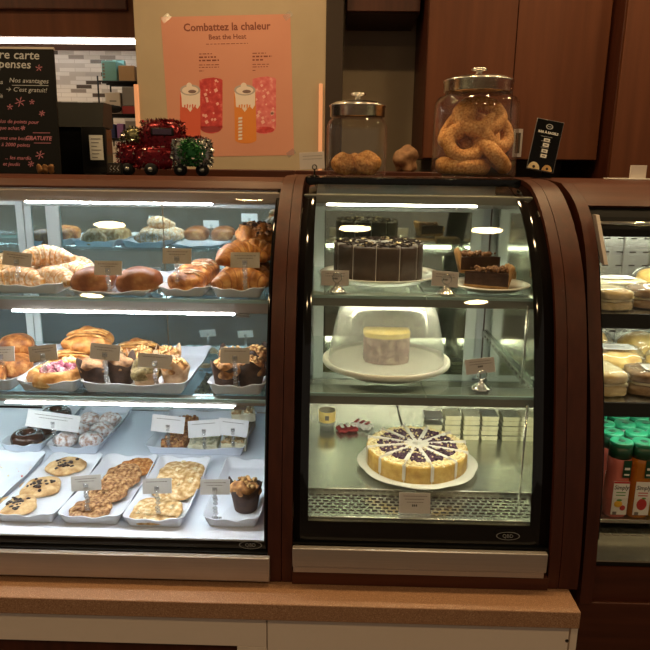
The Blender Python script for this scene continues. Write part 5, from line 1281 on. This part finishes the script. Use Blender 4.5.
# ------------------------------------------------------------ fridge: wrapped sandwiches and bottles
def sandwich(kind, w, d, h, seed, lbl=True):
    t = thing('wrapped_sandwich', '', 'sandwich'); b = MB()
    if kind == 'bready': b.blob((0, 0, h*.5), (w/2, d/2, h*.5), kind, 4, .004, 25, seed, flat=-h*.5, power=2.7)
    else:
        b.blob((0, 0, h*.24), (w/2, d/2, h*.24), kind, 3, .002, 25, seed, power=5); b.blob((0, 0, h*.5), (w/2*.97, d/2*.97, h*.06), 'cheesep', 3, .004, 40, seed, power=5); b.blob((0, 0, h*.76), (w/2, d/2, h*.24), kind, 3, .002, 25, seed+1, power=5)
    b.obj('bread', t); f = MB(); f.blob((0, 0, h*.52), (w/2+.005, d/2+.005, h*.52+.003), 'film', 4, .005, 35, seed+5, flat=-h*.52+.0002, power=3.2); f.obj('plastic_wrap', t)
    if lbl:
        l = MB(); l.box((-w*.26, -d*.36, h*1.07), (w*.30, d*.1, h*1.07+.001), 'lblw', .0002, 1); 
        for k in range(3): l.box((-w*.2, -d*.28+d*.11*k, h*1.07+.001), (w*(.2-.05*k), -d*.25+d*.11*k, h*1.07+.0013), 'ink2')
        l.obj('label', t)
    return t
g = 'wrapped sandwiches in the fridge'
Z1, Z2, Z3 = 1.2275, 1.0295, .7425
def put(o, x, y, z, rz, label, rx=0): o.location = (x, y, z); o.rotation_euler = (rx, 0, rz); tag(o, label, None, g)
put(sandwich('bread', .085, .11, .050, 1, False), .662, 1.585, Z1, .15, 'pale wrapped sandwich at the front left of the upper fridge shelf')
put(sandwich('breadb', .13, .10, .050, 2, False), .785, 1.60, Z1, -.18, 'brown bread wrapped sandwich right of the pale one on the upper fridge shelf')
put(sandwich('bread', .17, .11, .050, 3), .725, 1.735, Z1, .05, 'pale wrapped sandwich with white label behind the front two on the upper fridge shelf')
put(sandwich('bready', .12, .11, .07, 4, False), .875, 1.77, Z1, .1, 'golden wrapped bun at the right edge of the upper fridge shelf')
put(sandwich('bread', .13, .10, .048, 9, False), .93, 1.60, Z1, .1, 'pale wrapped sandwich beyond the right photo edge on the upper fridge shelf')
put(sandwich('bread', .08, .12, .060, 5, False), .652, 1.535, Z2, .05, 'pale wrapped sandwich at the front left corner of the lower fridge shelf')
put(sandwich('breadb', .13, .10, .062, 6), .770, 1.525, Z2, -.12, 'brown bread wrapped sandwich with label at the front of the lower fridge shelf')
put(sandwich('bready', .15, .12, .075, 7), .722, 1.665, Z2, .0, 'golden wrapped bun with white label in the second row of the lower fridge shelf')
put(sandwich('bready', .13, .12, .088, 8), .700, 1.810, Z2, .1, 'golden wrapped bun with white label in the back row of the lower fridge shelf')
put(sandwich('bready', .12, .11, .080, 10, False), .858, 1.80, Z2, .2, 'golden wrapped bun at the back right of the lower fridge shelf')
put(sandwich('bready', .12, .11, .062, 11, False), .872, 1.655, Z2, -.2, 'golden wrapped bun in the second row at the right photo edge')
bh = .190
def bottle(juice, fruit):
    t = thing('juice_bottle', '', 'bottle'); b = MB()
    sq = lambda r, z, a: (r*(1+.12*(abs(sin(2*a))**2)*(z < .10)), z)
    b.lathe([(0, 0), (.025, 0), (.029, .004), (.0295, .05), (.0285, .095), (.028, .11), (.031, .130), (.031, .150), (.026, .160), (.024, .164), (0, .164)], juice, seg=40, mod=sq); b.obj('bottle_body', t)
    c = MB(); c.lathe([(.0300, .1805), (.0305, .182), (.0305, .187), (.029, .1895), (.0265, .190), (0, .190)], 'gcap', seg=40); c.lathe([(.0265, .150), (.0303, .1505), (.0303, .1803), (.0265, .1803)], 'dkgreen', seg=40)
    c.lathe([(0, .1902), (.010, .1902), (.010, .1904), (0, .1904)], 'dkgreen', seg=20); c.obj('cap', t)
    n = MB(); n.box((-.002, -.0335, .108), (.020, -.0325, .152), 'dkgreen', .0003, 1); n.box((.002, -.0342, .128), (.016, -.0337, .134), 'lblw'); n.box((.002, -.0342, .114), (.016, -.0337, .118), 'lblw'); n.obj('neck_label', t)
    l = MB(); l.box((-.0215, -.0335, .012), (.0215, -.0320, .098), 'lblw', .0003, 1)
    mm = Matrix.Translation((0, -.0337, 0)) @ Matrix.Rotation(pi/2, 4, 'X'); l.text('Simply', mm @ Matrix.Translation((0, .078, 0)), .0150, 'ink', 'CENTER', .0002, .0002, .15)
    for y in (.070, .063): l.box((-.013, y-.0012, .0), (.013, y+.0012, .0003), 'redf' if fruit != 'yelf' else 'grf', mat=mm)
    l.box((-.0215, .0935, 0), (.0215, .098, .0003), 'redf' if juice == 'jpink' else 'lblw', mat=mm)
    if juice == 'jpink': l.blob((-.004, -.0337, .040), (.012, .0012, .009), 'yelf', 2); l.blob((.009, -.0337, .030), (.008, .0012, .007), 'redf', 2); l.blob((-.002, -.0337, .050), (.008, .0012, .003), 'grf', 2)
    else: l.blob((0, -.0337, .040), (.014, .0014, .015), fruit, 3); l.blob((.004, -.034, .056), (.006, .001, .0025), 'grf', 2)
    l.box((-.017, .012, .0), (-.006, .020, .0003), 'ink2', mat=mm); l.obj('label', t); return t
g = 'juice bottles in the fridge'
bott = {}
def putb(j, f, x, y, label):
    if (j, f) not in bott: o = bott[(j, f)] = bottle(j, f); o.location = (x, y, Z3); o['label'] = label; o['group'] = g
    else: o = dup(bott[(j, f)], (x, y, Z3), (0, 0, 0), label, g)
    return o
lanes = [pos(613, 1.452, .75).x, pos(634.5, 1.452, .75).x, pos(656, 1.452, .75).x]
kinds = [('jpink', 'yelf', 'pink juice bottle with mango label'), ('jamber', 'redf', 'amber apple juice bottle'), ('jyel', 'yelf', 'yellow juice bottle')]
rows = ['in the front row', 'in the second row', 'in the third row', 'in the fourth row', 'in the back row']
for rw in range(5):
    for ln in range(3):
        if rw == 4 and ln == 2: continue
        j, f, nm = kinds[ln]; putb(j, f, lanes[ln]+.006*(rw % 2)*(ln > 0)+.002*rw, 1.452+.0575*rw, nm+' '+rows[rw]+' of the bottle shelf').scale = (.86, .86, 1)
for i, (x, y, l) in enumerate([(.80, 1.79, 'navy bottle standing behind the green caps at the right')]):
    b = MB(); b.lathe([(0, 0), (.030, 0), (.032, .005), (.032, .14), (.02, .17), (.013, .19), (.013, .2), (0, .2)], 'blue', seg=30); b.box((-.015, -.0335, .06), (.015, -.032, .12), 'lblw'); o = b.obj('water_bottle'); o.location = (x, y, Z3); tag(o, l, 'bottle')

# ------------------------------------------------------------ ambient light of the room
w = bpy.data.worlds.new('room_light'); bpy.context.scene.world = w; w.use_nodes = True
w.node_tree.nodes['Background'].inputs[0].default_value = (1, .80, .60, 1); w.node_tree.nodes['Background'].inputs[1].default_value = .13
sc = bpy.context.scene; sc.view_settings.view_transform = 'Standard'; sc.view_settings.look = 'None'; sc.view_settings.gamma = 1; sc.view_settings.exposure = .55
